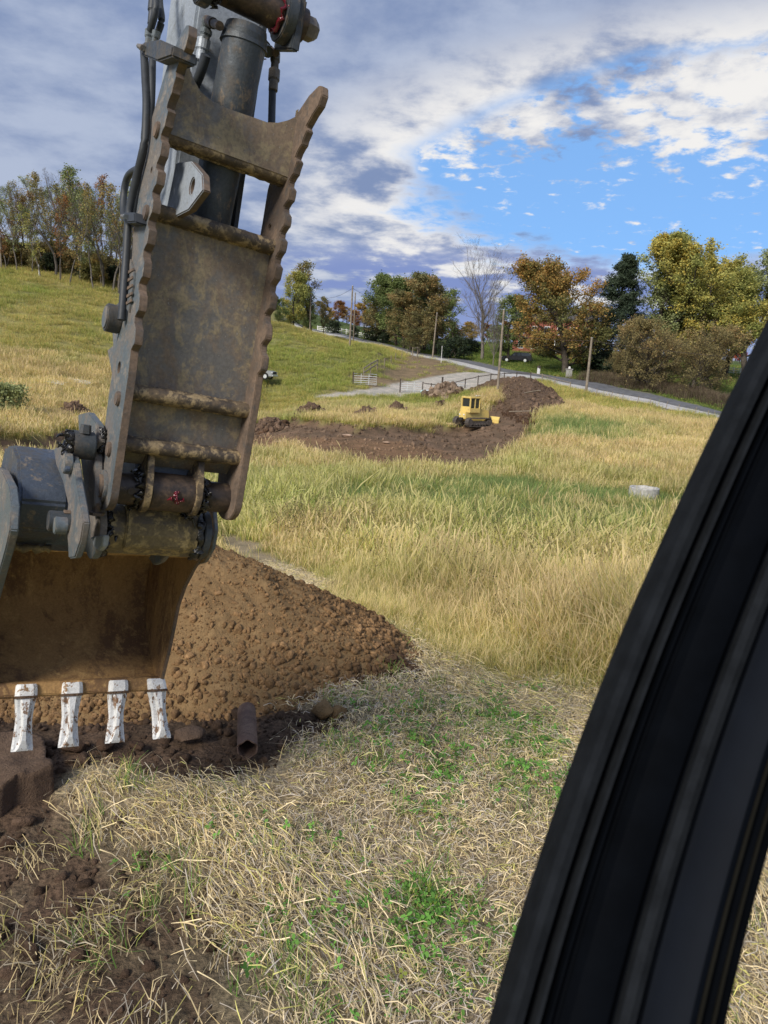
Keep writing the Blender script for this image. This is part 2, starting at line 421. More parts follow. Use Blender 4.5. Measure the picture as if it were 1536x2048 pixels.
def m_ground():
    m, t = new_mat('ground_cover'); co = t.new('ShaderNodeTexCoord').outputs['Object']
    a = t.new('ShaderNodeAttribute', attribute_name='cover'); s = t.new('ShaderNodeAttribute', attribute_name='soil').outputs['Fac']
    n1 = t.noise(co, 35, 5, .65); n2 = t.noise(co, .8, 6, .65); n3 = t.noise(co, 7, 5, .6)
    c = t.mix(1., a.outputs['Color'], t.mix(t.ramp(n1, .3, .7), (.55, .55, .55), (1.45, 1.4, 1.35)), 'MULTIPLY')
    c = t.mix(1., c, t.mix(t.ramp(n2, .3, .7), (.75, .78, .75), (1.25, 1.2, 1.15)), 'MULTIPLY')
    b = t.new('ShaderNodeBsdfPrincipled', {'Base Color': c, 'Roughness': .95, 'Specular IOR Level': .1})
    finish(t, b, t.math('ADD', t.math('MULTIPLY', n3, 2.), n1), .8, .03); return m

def m_soil(name, a, b_, rough=.95):
    m, t = new_mat(name); co = t.new('ShaderNodeTexCoord').outputs['Object']
    n = t.noise(co, 3, 6, .65, .4); n2 = t.noise(co, 22, 6, .7); n3 = t.noise(co, 90, 3, .6)
    c = t.mix(t.ramp(n, .35, .62), a, b_); c = t.mix(t.ramp(n2, .35, .68, 0., .5), c, tuple(k * .5 for k in a))
    b = t.new('ShaderNodeBsdfPrincipled', {'Base Color': c, 'Roughness': rough, 'Specular IOR Level': .1})
    finish(t, b, t.math('ADD', t.math('MULTIPLY', n2, 1.5), n3), .7, .02); return m

def m_blade(name, trans=.3, use_tint=True):
    """plants: per-blade colour times the clump's own tint, light passes through"""
    m, t = new_mat(name)
    bc = t.new('ShaderNodeAttribute', attribute_name='bc').outputs['Color']
    c = bc
    if use_tint:
        ti = t.new('ShaderNodeAttribute', attribute_name='tint', attribute_type='INSTANCER').outputs['Color']
        c = t.mix(1., bc, ti, 'MULTIPLY')
    b = t.new('ShaderNodeBsdfPrincipled', {'Base Color': c, 'Roughness': .7, 'Specular IOR Level': .2})
    tr = t.new('ShaderNodeBsdfTranslucent', {'Color': c})
    mx = t.new('ShaderNodeMixShader', {0: trans}); t.l.new(b.outputs[0], mx.inputs[1]); t.l.new(tr.outputs[0], mx.inputs[2])
    t.l.new(mx.outputs[0], t.new('ShaderNodeOutputMaterial').inputs[0]); return m

def m_leaf(name, c1, c2, c3=None):
    m, t = new_mat(name)
    bc = t.new('ShaderNodeAttribute', attribute_name='bc').outputs['Color']; sp = t.new('ShaderNodeSeparateColor', {0: bc}).outputs
    c = t.mix(t.ramp(sp[0], .1, .9), c1, c2)
    if c3: c = t.mix(t.ramp(sp[1], .62, .9), c, c3)
    c = t.mix(1., c, t.mix(sp[2], (.75, .75, .75), (1.6, 1.6, 1.6)), 'MULTIPLY')
    b = t.new('ShaderNodeBsdfPrincipled', {'Base Color': c, 'Roughness': .65, 'Specular IOR Level': .25})
    tr = t.new('ShaderNodeBsdfTranslucent', {'Color': c})
    mx = t.new('ShaderNodeMixShader', {0: .3}); t.l.new(b.outputs[0], mx.inputs[1]); t.l.new(tr.outputs[0], mx.inputs[2])
    t.l.new(mx.outputs[0], t.new('ShaderNodeOutputMaterial').inputs[0]); return m

M = {}
M['ground'] = m_ground()
M['asphalt'] = m_simple('asphalt', (.13, .132, .14), .9, scale=1.5, var=.25)
M['shoulder'] = m_simple('shoulder_gravel', (.42, .41, .40), .95, scale=4, var=.2)
M['grass'] = m_blade('grass_blades', .3); M['straw'] = m_blade('straw_blades', .15)
M['subsoil'] = m_soil('subsoil', (.30, .195, .095), (.225, .142, .068))
M['topsoil'] = m_soil('topsoil', (.085, .052, .034), (.055, .034, .024))
M['midsoil'] = m_soil('mixed_soil', (.17, .115, .078), (.10, .068, .048))
M['slab'] = m_soil('slab_soil', (.165, .112, .078), (.12, .08, .056))
M['bark'] = m_simple('bark', (.075, .062, .05), .9, scale=3, var=.4)
M['bark_pale'] = m_simple('bark_pale', (.17, .15, .13), .9, scale=3, var=.3)
M['wood_post'] = m_simple('weathered_wood', (.24, .20, .155), .85, scale=4, var=.3)
M['wood_dark'] = m_simple('dark_wood', (.07, .055, .045), .85, scale=4, var=.3)
M['white'] = m_simple('white_paint', (.78, .78, .77), .5, scale=3, var=.06)
M['galv'] = m_simple('galvanised_tube', (.66, .69, .70), .4, .3, scale=4, var=.1)
M['concrete'] = m_simple('concrete', (.40, .39, .37), .85, scale=8, var=.25)

# ------------------------------------------------------------------ the setting
V, Fc, C4, soilw = polar_sheet()
gobj = obj('ground', mesh_np('ground', V, Fc, [M['ground']], {'cover': C4, 'soil': soilw}, smooth=True))
tag(gobj, kind='structure')

def strip(name, lo, up, t0, t1, lift, mat, n=160):
    def res(P, n):
        P = np.array(P); s = np.concatenate([[0], np.cumsum(np.linalg.norm(np.diff(P[:, :2], axis=0), axis=1))]); q = np.linspace(0, s[-1], n)
        k = np.array([np.interp(q, s, P[:, i]) for i in range(2)]).T
        ker = np.ones(13) / 13; pad = np.pad(k, ((6, 6), (0, 0)), 'edge')
        return np.stack([np.convolve(pad[:, i], ker, 'valid') for i in range(2)], -1)
    a = res(lo, n); b = res(up, n); V = []
    ts = np.linspace(t0, t1, 7)
    for i in range(n):
        for t in ts:
            p = a[i] * (1 - t) + b[i] * t; V.append((p[0], p[1], 0))
    V = np.array(V); V[:, 2] = H(V[:, 0], V[:, 1]) + lift + .22 * (1 - (2 * np.tile(ts, n) - 1) ** 2)
    k = len(ts); F4 = [(i * k + j, (i + 1) * k + j, (i + 1) * k + j + 1, i * k + j + 1) for i in range(n - 1) for j in range(k - 1)]
    return tag(obj(name, mesh_np(name, V, np.array(F4), [mat], smooth=True)), kind='structure')
strip('road_shoulder', ROAD_LO, ROAD_UP, -.02, 1.0, .05, M['shoulder'])
strip('road', ROAD_LO, ROAD_UP, .30, .93, .085, M['asphalt'])

# ------------------------------------------------------------------ instanced ground cover
def blades(n, h, hv, w, spread, lean, cols, seg=3, seed=0, heads=0., flat=0., droop=1.):
    """one clump of curved blades; cols = list of (colour, share)"""
    r = np.random.default_rng(seed)
    base = np.stack([r.normal(0, spread, n), r.normal(0, spread, n), np.zeros(n)], -1)
    hh = h * (1 + hv * r.uniform(-1, 1, n)); az = r.uniform(0, 2 * np.pi, n); dirn = np.stack([np.cos(az), np.sin(az)], -1)
    ln = np.abs(r.normal(0, lean, n)) + .05
    side = np.stack([-np.sin(az), np.cos(az)], -1) ; tw = r.uniform(-1, 1, n)[:, None]; side = side * np.cos(tw) + dirn * np.sin(tw)
    ks = r.choice(len(cols), n, p=np.array([c[1] for c in cols]) / sum(c[1] for c in cols)); C0 = np.array([c[0] for c in cols])[ks] * r.uniform(.75, 1.25, (n, 1))
    hd = r.random(n) < heads
    V = []; Cc = []
    for k in range(seg + 1):
        t = k / seg
        out = hh * ln * (t ** 1.8) * droop; up = hh * (t - flat * t * .5) * np.sqrt(np.maximum(.12, 1 - (ln * t * .7) ** 2))
        c = base.copy(); c[:, :2] += dirn * out[:, None]; c[:, 2] = up - .02
        wd = w * (1 - t * .75) * np.ones(n)
        if k == seg: wd = np.where(hd, w * .9, w * .15)
        if k == seg - 1 and heads: wd = np.where(hd, w * 1.5, wd)
        for s_ in (-1, 1):
            v = c.copy(); v[:, :2] += side * (s_ * wd / 2)[:, None]; V.append(v)
            tone = .72 + .35 * t; cc = C0 * tone  # blade's own colour, darker at the base, lighter at the tip
            cc = np.where((hd & (k >= seg - 1))[:, None], np.array([.62, .52, .28]) , cc); Cc.append(cc)
    V = np.stack(V, 1); Cc = np.stack(Cc, 1); m = 2 * (seg + 1); o = np.arange(n)[:, None] * m
    Fq = np.concatenate([o + np.array([[2 * k, 2 * k + 1, 2 * k + 3, 2 * k + 2]]) for k in range(seg)])
    return V.reshape(-1, 3), Fq, Cc.reshape(-1, 3)

def lying(n, L, w, R_, cols, seed=0, rise=.05, dirb=None, dirs=9.):
    """a mat of cut stalks lying in all directions, each slightly bent"""
    r = np.random.default_rng(seed); c = np.stack([r.normal(0, R_, n), r.normal(0, R_, n), r.uniform(0.002, rise, n)], -1)
    a = r.uniform(0, 2 * np.pi, n) if dirb is None else r.normal(dirb, dirs, n)
    l = L * r.uniform(.3, 1.2, n); tilt = r.normal(0, .15, n); bend = r.normal(0, .25, n)
    ks = r.choice(len(cols), n, p=np.array([q[1] for q in cols]) / sum(q[1] for q in cols)); C0 = np.array([q[0] for q in cols])[ks] * r.uniform(.6, 1.3, (n, 1))
    V = []; 
    for k, t in enumerate((-.5, 0, .5)):
        aa = a + bend * t; p = c + np.stack([np.cos(aa) * l * t, np.sin(aa) * l * t, np.sin(tilt) * l * t + (.012 if k == 1 else 0)], -1)
        s = np.stack([-np.sin(aa), np.cos(aa), r.uniform(-.8, .8, n)], -1) * (w * r.uniform(.5, 1.2, n) / 2)[:, None]
        V += [p - s, p + s]
    V = np.stack(V, 1); o = np.arange(n)[:, None] * 6
    Fq = np.concatenate([o + [[0, 1, 3, 2]], o + [[2, 3, 5, 4]]]); return V.reshape(-1, 3), Fq, np.repeat(C0, 6, 0)

def clover(n, R_, size, seed=0, col=(.075, .17, .03)):
    r = np.random.default_rng(seed); V = []; Fq = []; C_ = []
    for i in range(n):
        c = np.array([r.normal(0, R_), r.normal(0, R_), r.uniform(.02, .07)]); cc = np.array(col) * r.uniform(.6, 1.5)
        if r.random() < .15: cc = np.array([.22, .26, .05])
        a0 = r.uniform(0, 6.28); s = size * r.uniform(.5, 1.3); tl = r.normal(0, .35, 2)
        for k in range(3):
            a = a0 + k * 2.094; d = np.array([math.cos(a), math.sin(a), 0]); e = np.array([-d[1], d[0], 0])
            q = [c, c + d * s * .55 + e * s * .42, c + d * s * 1.0 + e * s * .2, c + d * s * 1.0 - e * s * .2, c + d * s * .55 - e * s * .42]
            q = [p + np.array([0, 0, tl @ (p - c)[:2] * 1.5 + .1 * np.linalg.norm((p - c)[:2])]) for p in q]
            o = len(V); V += q; Fq += [(o, o + 1, o + 2, o + 3), (o, o + 3, o + 4, o + 4)]; C_ += [cc] * 5
    F3 = np.array([f[:3] for f in Fq if f[2] == f[3]]); F4 = np.array([f for f in Fq if f[2] != f[3]])
    # last faces are triangles
    return np.array(V), [np.array([f for f in Fq if f[2] != f[3]]), np.array([(f[0], f[1], f[2]) for f in Fq if f[2] == f[3]])] , np.array(C_)

SRC = {}
def source(name, variants, mat):
    c = bpy.data.collections.new(name)
    for i, (V, Fq, Cc) in enumerate(variants):
        me = mesh_np(f'{name}_{i:02d}', V, Fq, [mat], {'bc': Cc}); c.objects.link(bpy.data.objects.new(f'{name}_{i:02d}', me))
    SRC[name] = (c, len(variants)); return c

def scatter(name, src, P, rot, scl, tint, idx=None, label=None, cat=None, parent=None):
    col, nv = SRC[src]; n = len(P)
    me = bpy.data.meshes.new(name); me.vertices.add(n); me.vertices.foreach_set('co', np.asarray(P, np.float32).ravel())
    for k, a, ty in (('rot', rot, 'FLOAT_VECTOR'), ('scl', scl, 'FLOAT_VECTOR')):
        me.attributes.new(k, ty, 'POINT').data.foreach_set('vector', np.asarray(a, np.float32).ravel())
    me.attributes.new('tint', 'FLOAT_COLOR', 'POINT').data.foreach_set('color', np.concatenate([tint, np.ones((n, 1))], 1).astype(np.float32).ravel())
    me.attributes.new('idx', 'INT', 'POINT').data.foreach_set('value', (RNG.integers(0, nv, n) if idx is None else idx).astype(np.int32))
    o = obj(name, me, parent); ng = bpy.data.node_groups.new(name, 'GeometryNodeTree')
    ng.interface.new_socket('Geometry', in_out='INPUT', socket_type='NodeSocketGeometry'); ng.interface.new_socket('Geometry', in_out='OUTPUT', socket_type='NodeSocketGeometry')
    t = NT(ng); gi = t.new('NodeGroupInput'); go = t.new('NodeGroupOutput'); ip = t.new('GeometryNodeInstanceOnPoints')
    ci = t.new('GeometryNodeCollectionInfo'); ci.inputs[0].default_value = col; ci.inputs[1].default_value = True; ci.inputs[2].default_value = True
    def na(k, ty):
        q = t.new('GeometryNodeInputNamedAttribute', data_type=ty); q.inputs[0].default_value = k; return q.outputs[0]
    t.l.new(gi.outputs[0], ip.inputs['Points']); t.l.new(ci.outputs[0], ip.inputs['Instance']); ip.inputs['Pick Instance'].default_value = True
    t.l.new(na('idx', 'INT'), ip.inputs['Instance Index']); t.l.new(na('scl', 'FLOAT_VECTOR'), ip.inputs['Scale'])
    er = t.new('FunctionNodeEulerToRotation'); t.l.new(na('rot', 'FLOAT_VECTOR'), er.inputs[0]); t.l.new(er.outputs[0], ip.inputs['Rotation'])
    t.l.new(ip.outputs[0], go.inputs[0]); md = o.modifiers.new('scatter', 'NODES'); md.node_group = ng
    return tag(o, label, cat, kind='stuff')

def wedge(r_lo, r_hi, dens, a_lo=-38, a_hi=38):
    """random ground points in a fan in front of the cab, dens per square metre"""
    ar = math.radians(a_hi - a_lo) / 2 * (r_hi ** 2 - r_lo ** 2); n = int(ar * dens)
    r = np.sqrt(RNG.uniform(r_lo ** 2, r_hi ** 2, n)); a = np.radians(RNG.uniform(a_lo, a_hi, n))
    return r * np.sin(a), r * np.cos(a)

GOLD = [((.56, .48, .15), 4), ((.42, .42, .12), 4), ((.64, .55, .24), 3), ((.24, .33, .085), 3.4), ((.40, .25, .13), .6)]
GREENISH = [((.16, .25, .08), 5), ((.24, .31, .10), 4), ((.40, .39, .15), 2.5)]
STRAW = [((.60, .50, .29), 5), ((.46, .42, .35), 4), ((.72, .62, .40), 3), ((.22, .18, .13), 2.6), ((.52, .50, .17), 1.6)]
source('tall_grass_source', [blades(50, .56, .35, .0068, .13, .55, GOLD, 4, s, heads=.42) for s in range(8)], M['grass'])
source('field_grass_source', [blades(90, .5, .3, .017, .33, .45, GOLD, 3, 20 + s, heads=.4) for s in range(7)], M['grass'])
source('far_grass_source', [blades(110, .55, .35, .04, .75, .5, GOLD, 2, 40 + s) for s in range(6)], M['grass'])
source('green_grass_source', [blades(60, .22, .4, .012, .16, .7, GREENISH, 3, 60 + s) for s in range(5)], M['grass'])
source('lawn_source', [blades(150, .10, .4, .05, .8, .6, GREENISH, 2, 70 + s) for s in range(4)], M['grass'])
source('straw_source', [lying(80, .10, .0036, .12, STRAW, 80 + s, rise=.045) for s in range(6)] + [lying(70, .18, .0036, .11, STRAW, 88 + s, dirb=0., dirs=.45, rise=.06) for s in range(3)], M['straw'])
source('stubble_source', [blades(14, .085, .5, .0048, .05, .9, STRAW, 2, 90 + s) for s in range(6)], M['straw'])
source('clover_source', [clover(16, .075, .019, 100 + s, (.12, .27, .05)) for s in range(5)], M['grass'])
source('sprout_source', [blades(16, .13, .4, .006, .03, .8, [((.18, .33, .07), 3), ((.36, .42, .11), 1)], 3, 110 + s) for s in range(5)], M['grass'])

def put(x, y, keep, cm, sc, tint, tilt=.12, zoff=0.):
    x = x[keep]; y = y[keep]; n = len(x); sc = np.broadcast_to(sc, keep.shape)[keep] if np.ndim(sc) else np.full(n, sc)
    P = np.stack([x, y, ZZ[keep] + zoff], -1)
    rot = np.stack([RNG.normal(0, tilt, n), RNG.normal(0, tilt, n), RNG.uniform(0, 6.283, n)], -1)
    s = sc * RNG.uniform(.75, 1.25, n); S3 = np.stack([s, s, s * RNG.uniform(.8, 1.2, n)], -1)
    return P, rot, S3, tint[keep]

def meadow(name, r_lo, r_hi, dens, src, scale, label, hscale=None):
    global ZZ
    x, y = wedge(r_lo, r_hi, dens); _, m = cover(x, y); ZZ = H(x, y) + relief(x, y, m)
    n4 = fbm(x * .25, y * .25, 3, 31); n5 = fbm(x * .7, y * .7, 3, 77) + .5 * fbm(x * .12, y * .3, 3, 78)
    veg = 1 - np.maximum.reduce([m['bare'], m['mow'], m['far'], m['bank'] * .96])
    veg = veg * (1 - .93 * np.clip(m['lush'], 0, 1)); veg = veg * (np.hypot(x - RING[0], y - RING[1]) > 1.6)
    keep = RNG.random(len(x)) < veg
    # stay clear of the heap beside the bucket
    keep &= np.hypot(x - HEAP[0], y - HEAP[1]) > 2.0
    g = np.clip(m['g'] * .75 + .25 * n5, 0, 1)[:, None]
    tint = (1 - g) * np.array([1.20, 1.13, 1.05]) + g * np.array([.76, .92, .62]); tint = tint * np.array([1.03, 1.02, 1.08]) * (1 + .30 * n5[:, None])
    edge = np.clip(.38 + .62 * sstep(-sdist(x, y, R_MOW) + .7 * n4, -.2, 2.6), 0, 1)
    sc = scale * edge * (1 + .25 * n4)
    a = put(x, y, keep, m, sc, tint, .24 if r_lo < 30 else .14)
    lx = fbm(a[0][:, 0] * .55, a[0][:, 1] * .55, 3, 301); ly = fbm(a[0][:, 0] * .55, a[0][:, 1] * .55, 3, 302)
    a[1][:, 2] *= 1.; a[1][:, 0] += 0; a[2][:, 2] *= np.clip(1 + .7 * lx, .55, 1.4)
    return scatter(name, src, *a, label=label, cat='grass')

HEAP = on(362, 6.8); RING = hit(1285, 1006)
meadow('tall_grass', 5.0, 13, 42, 'tall_grass_source', 1.0, 'tall golden grass with nodding seed heads beyond the mown strip')
meadow('tall_grass', 13, 34, 11, 'field_grass_source', 1.1, 'gold and green meadow grass filling the valley floor')
meadow('tall_grass', 34, 85, 4.2, 'field_grass_source', 1.15, 'yellow green meadow grass across the middle of the field')
meadow('tall_grass', 85, 175, 1.8, 'far_grass_source', .62, 'distant meadow grass on the rising hillside')

x, y = wedge(9, 90, 2.2); _, m = cover(x, y); ZZ = H(x, y) + relief(x, y, m)
kp = RNG.random(len(x)) < np.clip(m['lush'] * 1. + m['bank'] * .2, 0, 1) * (1 - m['bare'])
x2, y2 = wedge(14, 48, 12); _, m2 = cover(x2, y2)
ZZ = H(x2, y2) + relief(x2, y2, m2); kp = RNG.random(len(x2)) < m2['lush'] * (1 - m2['bare'])
scatter('green_undergrowth', 'green_grass_source', *put(x2, y2, kp, m2, 1.7, np.ones((len(x2), 3)) * (1 + .3 * fbm(x2 * .4, y2 * .4, 3, 5))[:, None]), label='low lush green growth along the valley bottom', cat='grass')
x2, y2 = wedge(48, 100, 4); _, m2 = cover(x2, y2)
ZZ = H(x2, y2) + relief(x2, y2, m2); kp = RNG.random(len(x2)) < np.clip(m2['lush'] + m2['bank'] * .06, 0, 1) * (1 - m2['bare'])
scatter('green_undergrowth', 'green_grass_source', *put(x2, y2, kp, m2, 2.6, np.ones((len(x2), 3)) * 1.1), label='green weeds on the slope below the road', cat='grass')
x2, y2 = wedge(85, 210, .8); _, m2 = cover(x2, y2); ZZ = H(x2, y2) + relief(x2, y2, m2); kp = RNG.random(len(x2)) < m2['far'] * (1 - m2['bare'])
scatter('lawn', 'lawn_source', *put(x2, y2, kp, m2, 1.3, np.ones((len(x2), 3)) * np.array([.9, .92, .62])), label='short green lawn beyond the road', cat='lawn')

# mown strip: cut stalks, stubble, clover
x, y = wedge(1.2, 14, 85, -44, 44); _, m = cover(x, y); ZZ = H(x, y) + relief(x, y, m)
n5 = fbm(x * 1.1, y * 1.1, 3, 55); n6 = fbm(x * .5, y * .5, 3, 58)
soil = np.maximum(m['top'], m['low'] * .85)
cl = np.hypot(x - HEAP[0], (y - HEAP[1]) * 1.15) > 2.02
edge_t = sdist(x, y, R_TOP) < -.10; lowk = 1 - sstep(sdist(x, y, R_LOW) + .3 * n5, -.25, .2) * np.clip(.86 + .5 * n5, .55, .96)
kp = cl & edge_t & (RNG.random(len(x)) < m['mow'] * lowk * np.clip(.75 + .5 * n5, .3, 1))
lowz = m['low'][:, None]
tint = np.array([1.34, 1.27, 1.13]) * (1 + .25 * n6[:, None]) * (1 - .3 * lowz); grey = np.clip(n6 * 1.6, 0, 1)[:, None]; tint = tint * (1 - grey) + np.array([1.12, 1.10, 1.2]) * grey
P_, r_, s_, t_ = put(x, y, kp, m, 1.0, tint, .1)
windrow = RNG.random(len(P_)) < np.clip(.25 + 1.2 * fbm(P_[:, 0] * .9, P_[:, 1] * .9, 3, 91), 0, .8); idx = np.where(windrow, RNG.integers(6, 9, len(P_)), RNG.integers(0, 6, len(P_)))
r_[:, 2] = np.where(windrow, 2.2 + 1.2 * fbm(P_[:, 0] * .5, P_[:, 1] * .5, 2, 93) + RNG.normal(0, .3, len(P_)), r_[:, 2])
scatter('cut_straw', 'straw_source', P_, r_, s_, t_, idx, label='mown straw lying in the strip beside the excavator', cat='straw')
x, y = wedge(1.2, 9.5, 60, -44, 44); _, m = cover(x, y); ZZ = H(x, y) + relief(x, y, m); n5 = fbm(x * 1.3, y * 1.3, 3, 65)
soil = np.maximum(m['top'], m['low'] * .8); cl = np.hypot(x - HEAP[0], y - HEAP[1]) > 1.95
kp = cl & (RNG.random(len(x)) < m['mow'] * (1 - soil * .92) * np.clip(.45 + 1.1 * n5, 0.05, 1))
scatter('stubble', 'stubble_source', *put(x, y, kp, m, 1.0, np.ones((len(x), 3)) * np.array([1.3, 1.18, .95]), .2), label='short upright stubble left by the mower', cat='stubble')
x, y = wedge(1.2, 9, 95, -44, 44); _, m = cover(x, y); ZZ = H(x, y) + relief(x, y, m); n5 = .6 * fbm(x * .8, y * .8, 3, 69) + .55 * fbm(x * 2.4, y * 2.4, 2, 70)
soil = np.maximum(m['top'], m['low'] * .9); cl = np.hypot(x - HEAP[0], y - HEAP[1]) > 2.1
kp = cl & (RNG.random(len(x)) < m['mow'] * (1 - np.maximum(soil, sstep(sdist(x, y, R_LOW), -.4, .1)) * .97) * np.clip(.02 + 1.5 * (n5 - .02), 0, .9))
scatter('clover', 'clover_source', *put(x, y, kp, m, .92, np.ones((len(x), 3)) * 1.15, .2), label='bright green clover leaves coming through the mown straw', cat='clover')
kp = cl & (RNG.random(len(x)) < m['mow'] * (1 - m['top'] * .9) * (.14 - .08 * m['low']))
scatter('grass_sprouts', 'sprout_source', *put(x, y, kp, m, 1.0, np.ones((len(x), 3)), .2), label='fresh green grass sprouts among the straw', cat='grass')

# ------------------------------------------------------------------ earth: clods, heaps
def rock(seed, sub=1, sq=.7):
    bm = bmesh.new(); bmesh.ops.create_icosphere(bm, subdivisions=sub + 1, radius=1); r = np.random.default_rng(seed)
    V = np.array([v.co[:] for v in bm.verts]); Fq = np.array([[v.index for v in f.verts] for f in bm.faces]); bm.free()
    for _ in range(7):
        n = r.normal(size=3); n /= np.linalg.norm(n); d = r.uniform(.5, .85); k = V @ n - d; V = V - np.where(k > 0, k, 0)[:, None] * n
    V *= np.array([1, r.uniform(.7, 1), r.uniform(.5, .85)]) * (1 + r.normal(0, .03, (len(V), 1)))
    return V, Fq
def m_clod():
    m, t = new_mat('clod_soil'); co = t.new('ShaderNodeTexCoord').outputs['Object']
    ti = t.new('ShaderNodeAttribute', attribute_name='tint', attribute_type='INSTANCER').outputs['Color']
    n = t.noise(co, 2.2, 5, .7); c = t.mix(1., ti, t.mix(t.ramp(n, .3, .7), (.6, .58, .56), (1.25, 1.22, 1.2)), 'MULTIPLY')
    b = t.new('ShaderNodeBsdfPrincipled', {'Base Color': c, 'Roughness': .95, 'Specular IOR Level': .1}); finish(t, b, t.noise(co, 6, 4, .6), .5, .1); return m
M['clod'] = m_clod()
cc_ = bpy.data.collections.new('clod_source')
for i in range(8):
    V, Fq = rock(i, 1 if i < 5 else 1); cc_.objects.link(bpy.data.objects.new(f'clod_source_{i}', mesh_np(f'clod_{i}', V, Fq, [M['clod']])))
SRC['clod_source'] = (cc_, 8)

def clods(name, x, y, z, size, tint, label=None, parent=None, cat=None):
    n = len(x); P = np.stack([x, y, z], -1); rot = RNG.uniform(-3, 3, (n, 3)); s = size[:, None] * RNG.uniform(.8, 1.2, (n, 3))
    return scatter(name, 'clod_source', P, rot, s, tint, label=label, cat=cat, parent=parent)

# loose clods over the bared topsoil near the bucket
x, y = wedge(1.8, 8.5, 460, -44, 20); _, m = cover(x, y); z = H(x, y) + relief(x, y, m)
sz = np.clip(RNG.lognormal(-4.55, .8, len(x)), .003, .075)
kp = RNG.random(len(x)) < np.maximum(m['top'], m['low'] * .6) * .9
clods('topsoil_clods', x[kp], y[kp], z[kp], sz[kp], np.array([.092, .062, .044]) * RNG.uniform(.6, 1.35, (kp.sum(), 1)), 'dark crumbs of topsoil scattered under the bucket', cat='soil')
# clods on the stripped ground in the valley
x, y = wedge(25, 100, 6, -32, 25); _, m = cover(x, y); z = H(x, y) + relief(x, y, m)
sz = np.clip(RNG.lognormal(-2.5, .6, len(x)), .03, .35); kp = RNG.random(len(x)) < m['cut'] * .8
sb = m['sub'][kp][:, None]
clods('stripped_soil_clods', x[kp], y[kp], z[kp], sz[kp], (np.array([.155, .11, .078]) * (1 - sb) + np.array([.25, .17, .11]) * sb) * RNG.uniform(.6, 1.4, (kp.sum(), 1)), 'broken brown soil over the stripped strip in the valley', cat='soil')

def heap(name, cx, cy, rx, ry, h, rot, mat, label, cat, group=None, n=64, nclod=900, cl=(.10, .062, .04), cs=.06, seed=0, rough=.12, sharp=1.0, dn=1.35, parent=None):
    """a heap of earth with its own rough surface, clods as a part"""
    a = np.linspace(0, 2 * np.pi, n * 2, endpoint=False); rr = np.linspace(0, 1.12, n)
    def surf(u, v):      # u, v unit-disc coordinates
        q = np.hypot(u, v) / (1 + .12 * fbm(u * 1.7 + seed, v * 1.7, 3, seed + 1))
        base = np.clip(1 - q ** dn, -.2, 1) ** sharp if sharp == 1 else np.sign(1 - q ** dn) * np.abs(np.clip(1 - q ** dn, -.2, 1)) ** sharp
        return base * h + rough * h * (fbm(u * 2.6 + seed * 3, v * 2.6, 6, seed + 2, .66)) * np.clip(1.15 - q, .12, 1)
    A, Q = np.meshgrid(a, rr); u = Q * np.sin(A); v = Q * np.cos(A); cr_, sr_ = math.cos(rot), math.sin(rot)
    X = cx + u * rx * cr_ - v * ry * sr_; Y = cy + u * rx * sr_ + v * ry * cr_; _, m = cover(X, Y)
    z0 = gz(cx, cy); Z = H(X, Y) + relief(X, Y, m) * .6 + surf(u, v)
    na = len(a); V = np.stack([X - cx, Y - cy, Z - z0], -1).reshape(-1, 3); i = np.arange(n - 1)[:, None] * na; j = np.arange(na)[None]; j2 = (j + 1) % na
    Fq = np.stack([i + j, i + j2, i + na + j2, i + na + j], -1).reshape(-1, 4)[:, ::-1]
    o = obj(name, mesh_np(name, V, Fq, [mat], smooth=True), parent, (cx, cy, z0)); tag(o, label, cat, group)
    if nclod:
        q = np.sqrt(RNG.random(nclod)) * 1.06; t = RNG.uniform(0, 6.283, nclod); u = q * np.sin(t); v = q * np.cos(t)
        x = u * rx * cr_ - v * ry * sr_; y = u * rx * sr_ + v * ry * cr_; _, m = cover(x + cx, y + cy)
        z = H(x + cx, y + cy) + relief(x + cx, y + cy, m) * .6 + surf(u, v) - z0
        s = np.clip(RNG.lognormal(math.log(cs), .75, nclod) * (.45 + .9 * q ** 2), cs * .15, cs * 5)
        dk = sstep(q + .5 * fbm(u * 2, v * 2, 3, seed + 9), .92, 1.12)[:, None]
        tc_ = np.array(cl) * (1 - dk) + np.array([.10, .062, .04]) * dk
        clods('clods', x, y, z, s, tc_ * (1 + .55 * fbm(u * 3.1 + 5, v * 3.1, 4, seed + 40))[:, None] * RNG.uniform(.65, 1.25, (nclod, 1)), parent=o)
    return o

# ------------------------------------------------------------------ heaps of earth
hx, hy = HEAP[0], HEAP[1]
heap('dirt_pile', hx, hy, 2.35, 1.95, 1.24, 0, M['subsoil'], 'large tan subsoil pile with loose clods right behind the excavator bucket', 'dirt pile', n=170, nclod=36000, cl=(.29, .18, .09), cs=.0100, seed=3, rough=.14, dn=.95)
def far_heap(px, py, d, w, h, ry, label, seed, name='dirt_mound', cat='dirt mound', rot=0., mat='midsoil', cl=(.16, .11, .078), n=44, nc=700, cs=.085, **k):
    p = on(px, d)
    return heap(name, p[0], p[1], w / 2, ry, h, rot, M[mat], label, cat, k.pop('group', 'small dirt mounds along the stripped strip'), n=n, nclod=nc, cl=cl, cs=cs, seed=seed, **k)
far_heap(148, 832, 52, 2.4, 1.2, 1.5, 'dark mound seen left of the excavator thumb, near white sheets', 21, rough=.2)
far_heap(537, 842, 68, 3.6, 1.3, 2, 'dirt mound partly hidden behind the right edge of the thumb', 22, rough=.2)
far_heap(622, 836, 70, 3.4, 1.45, 2, 'dirt mound second from the thumb, standing alone in the grass', 23, rough=.2)
far_heap(737, 838, 69, 2.7, 1.15, 2, 'rough dark mound nearest the far cut edge, in front of another mound', 24, rough=.25)
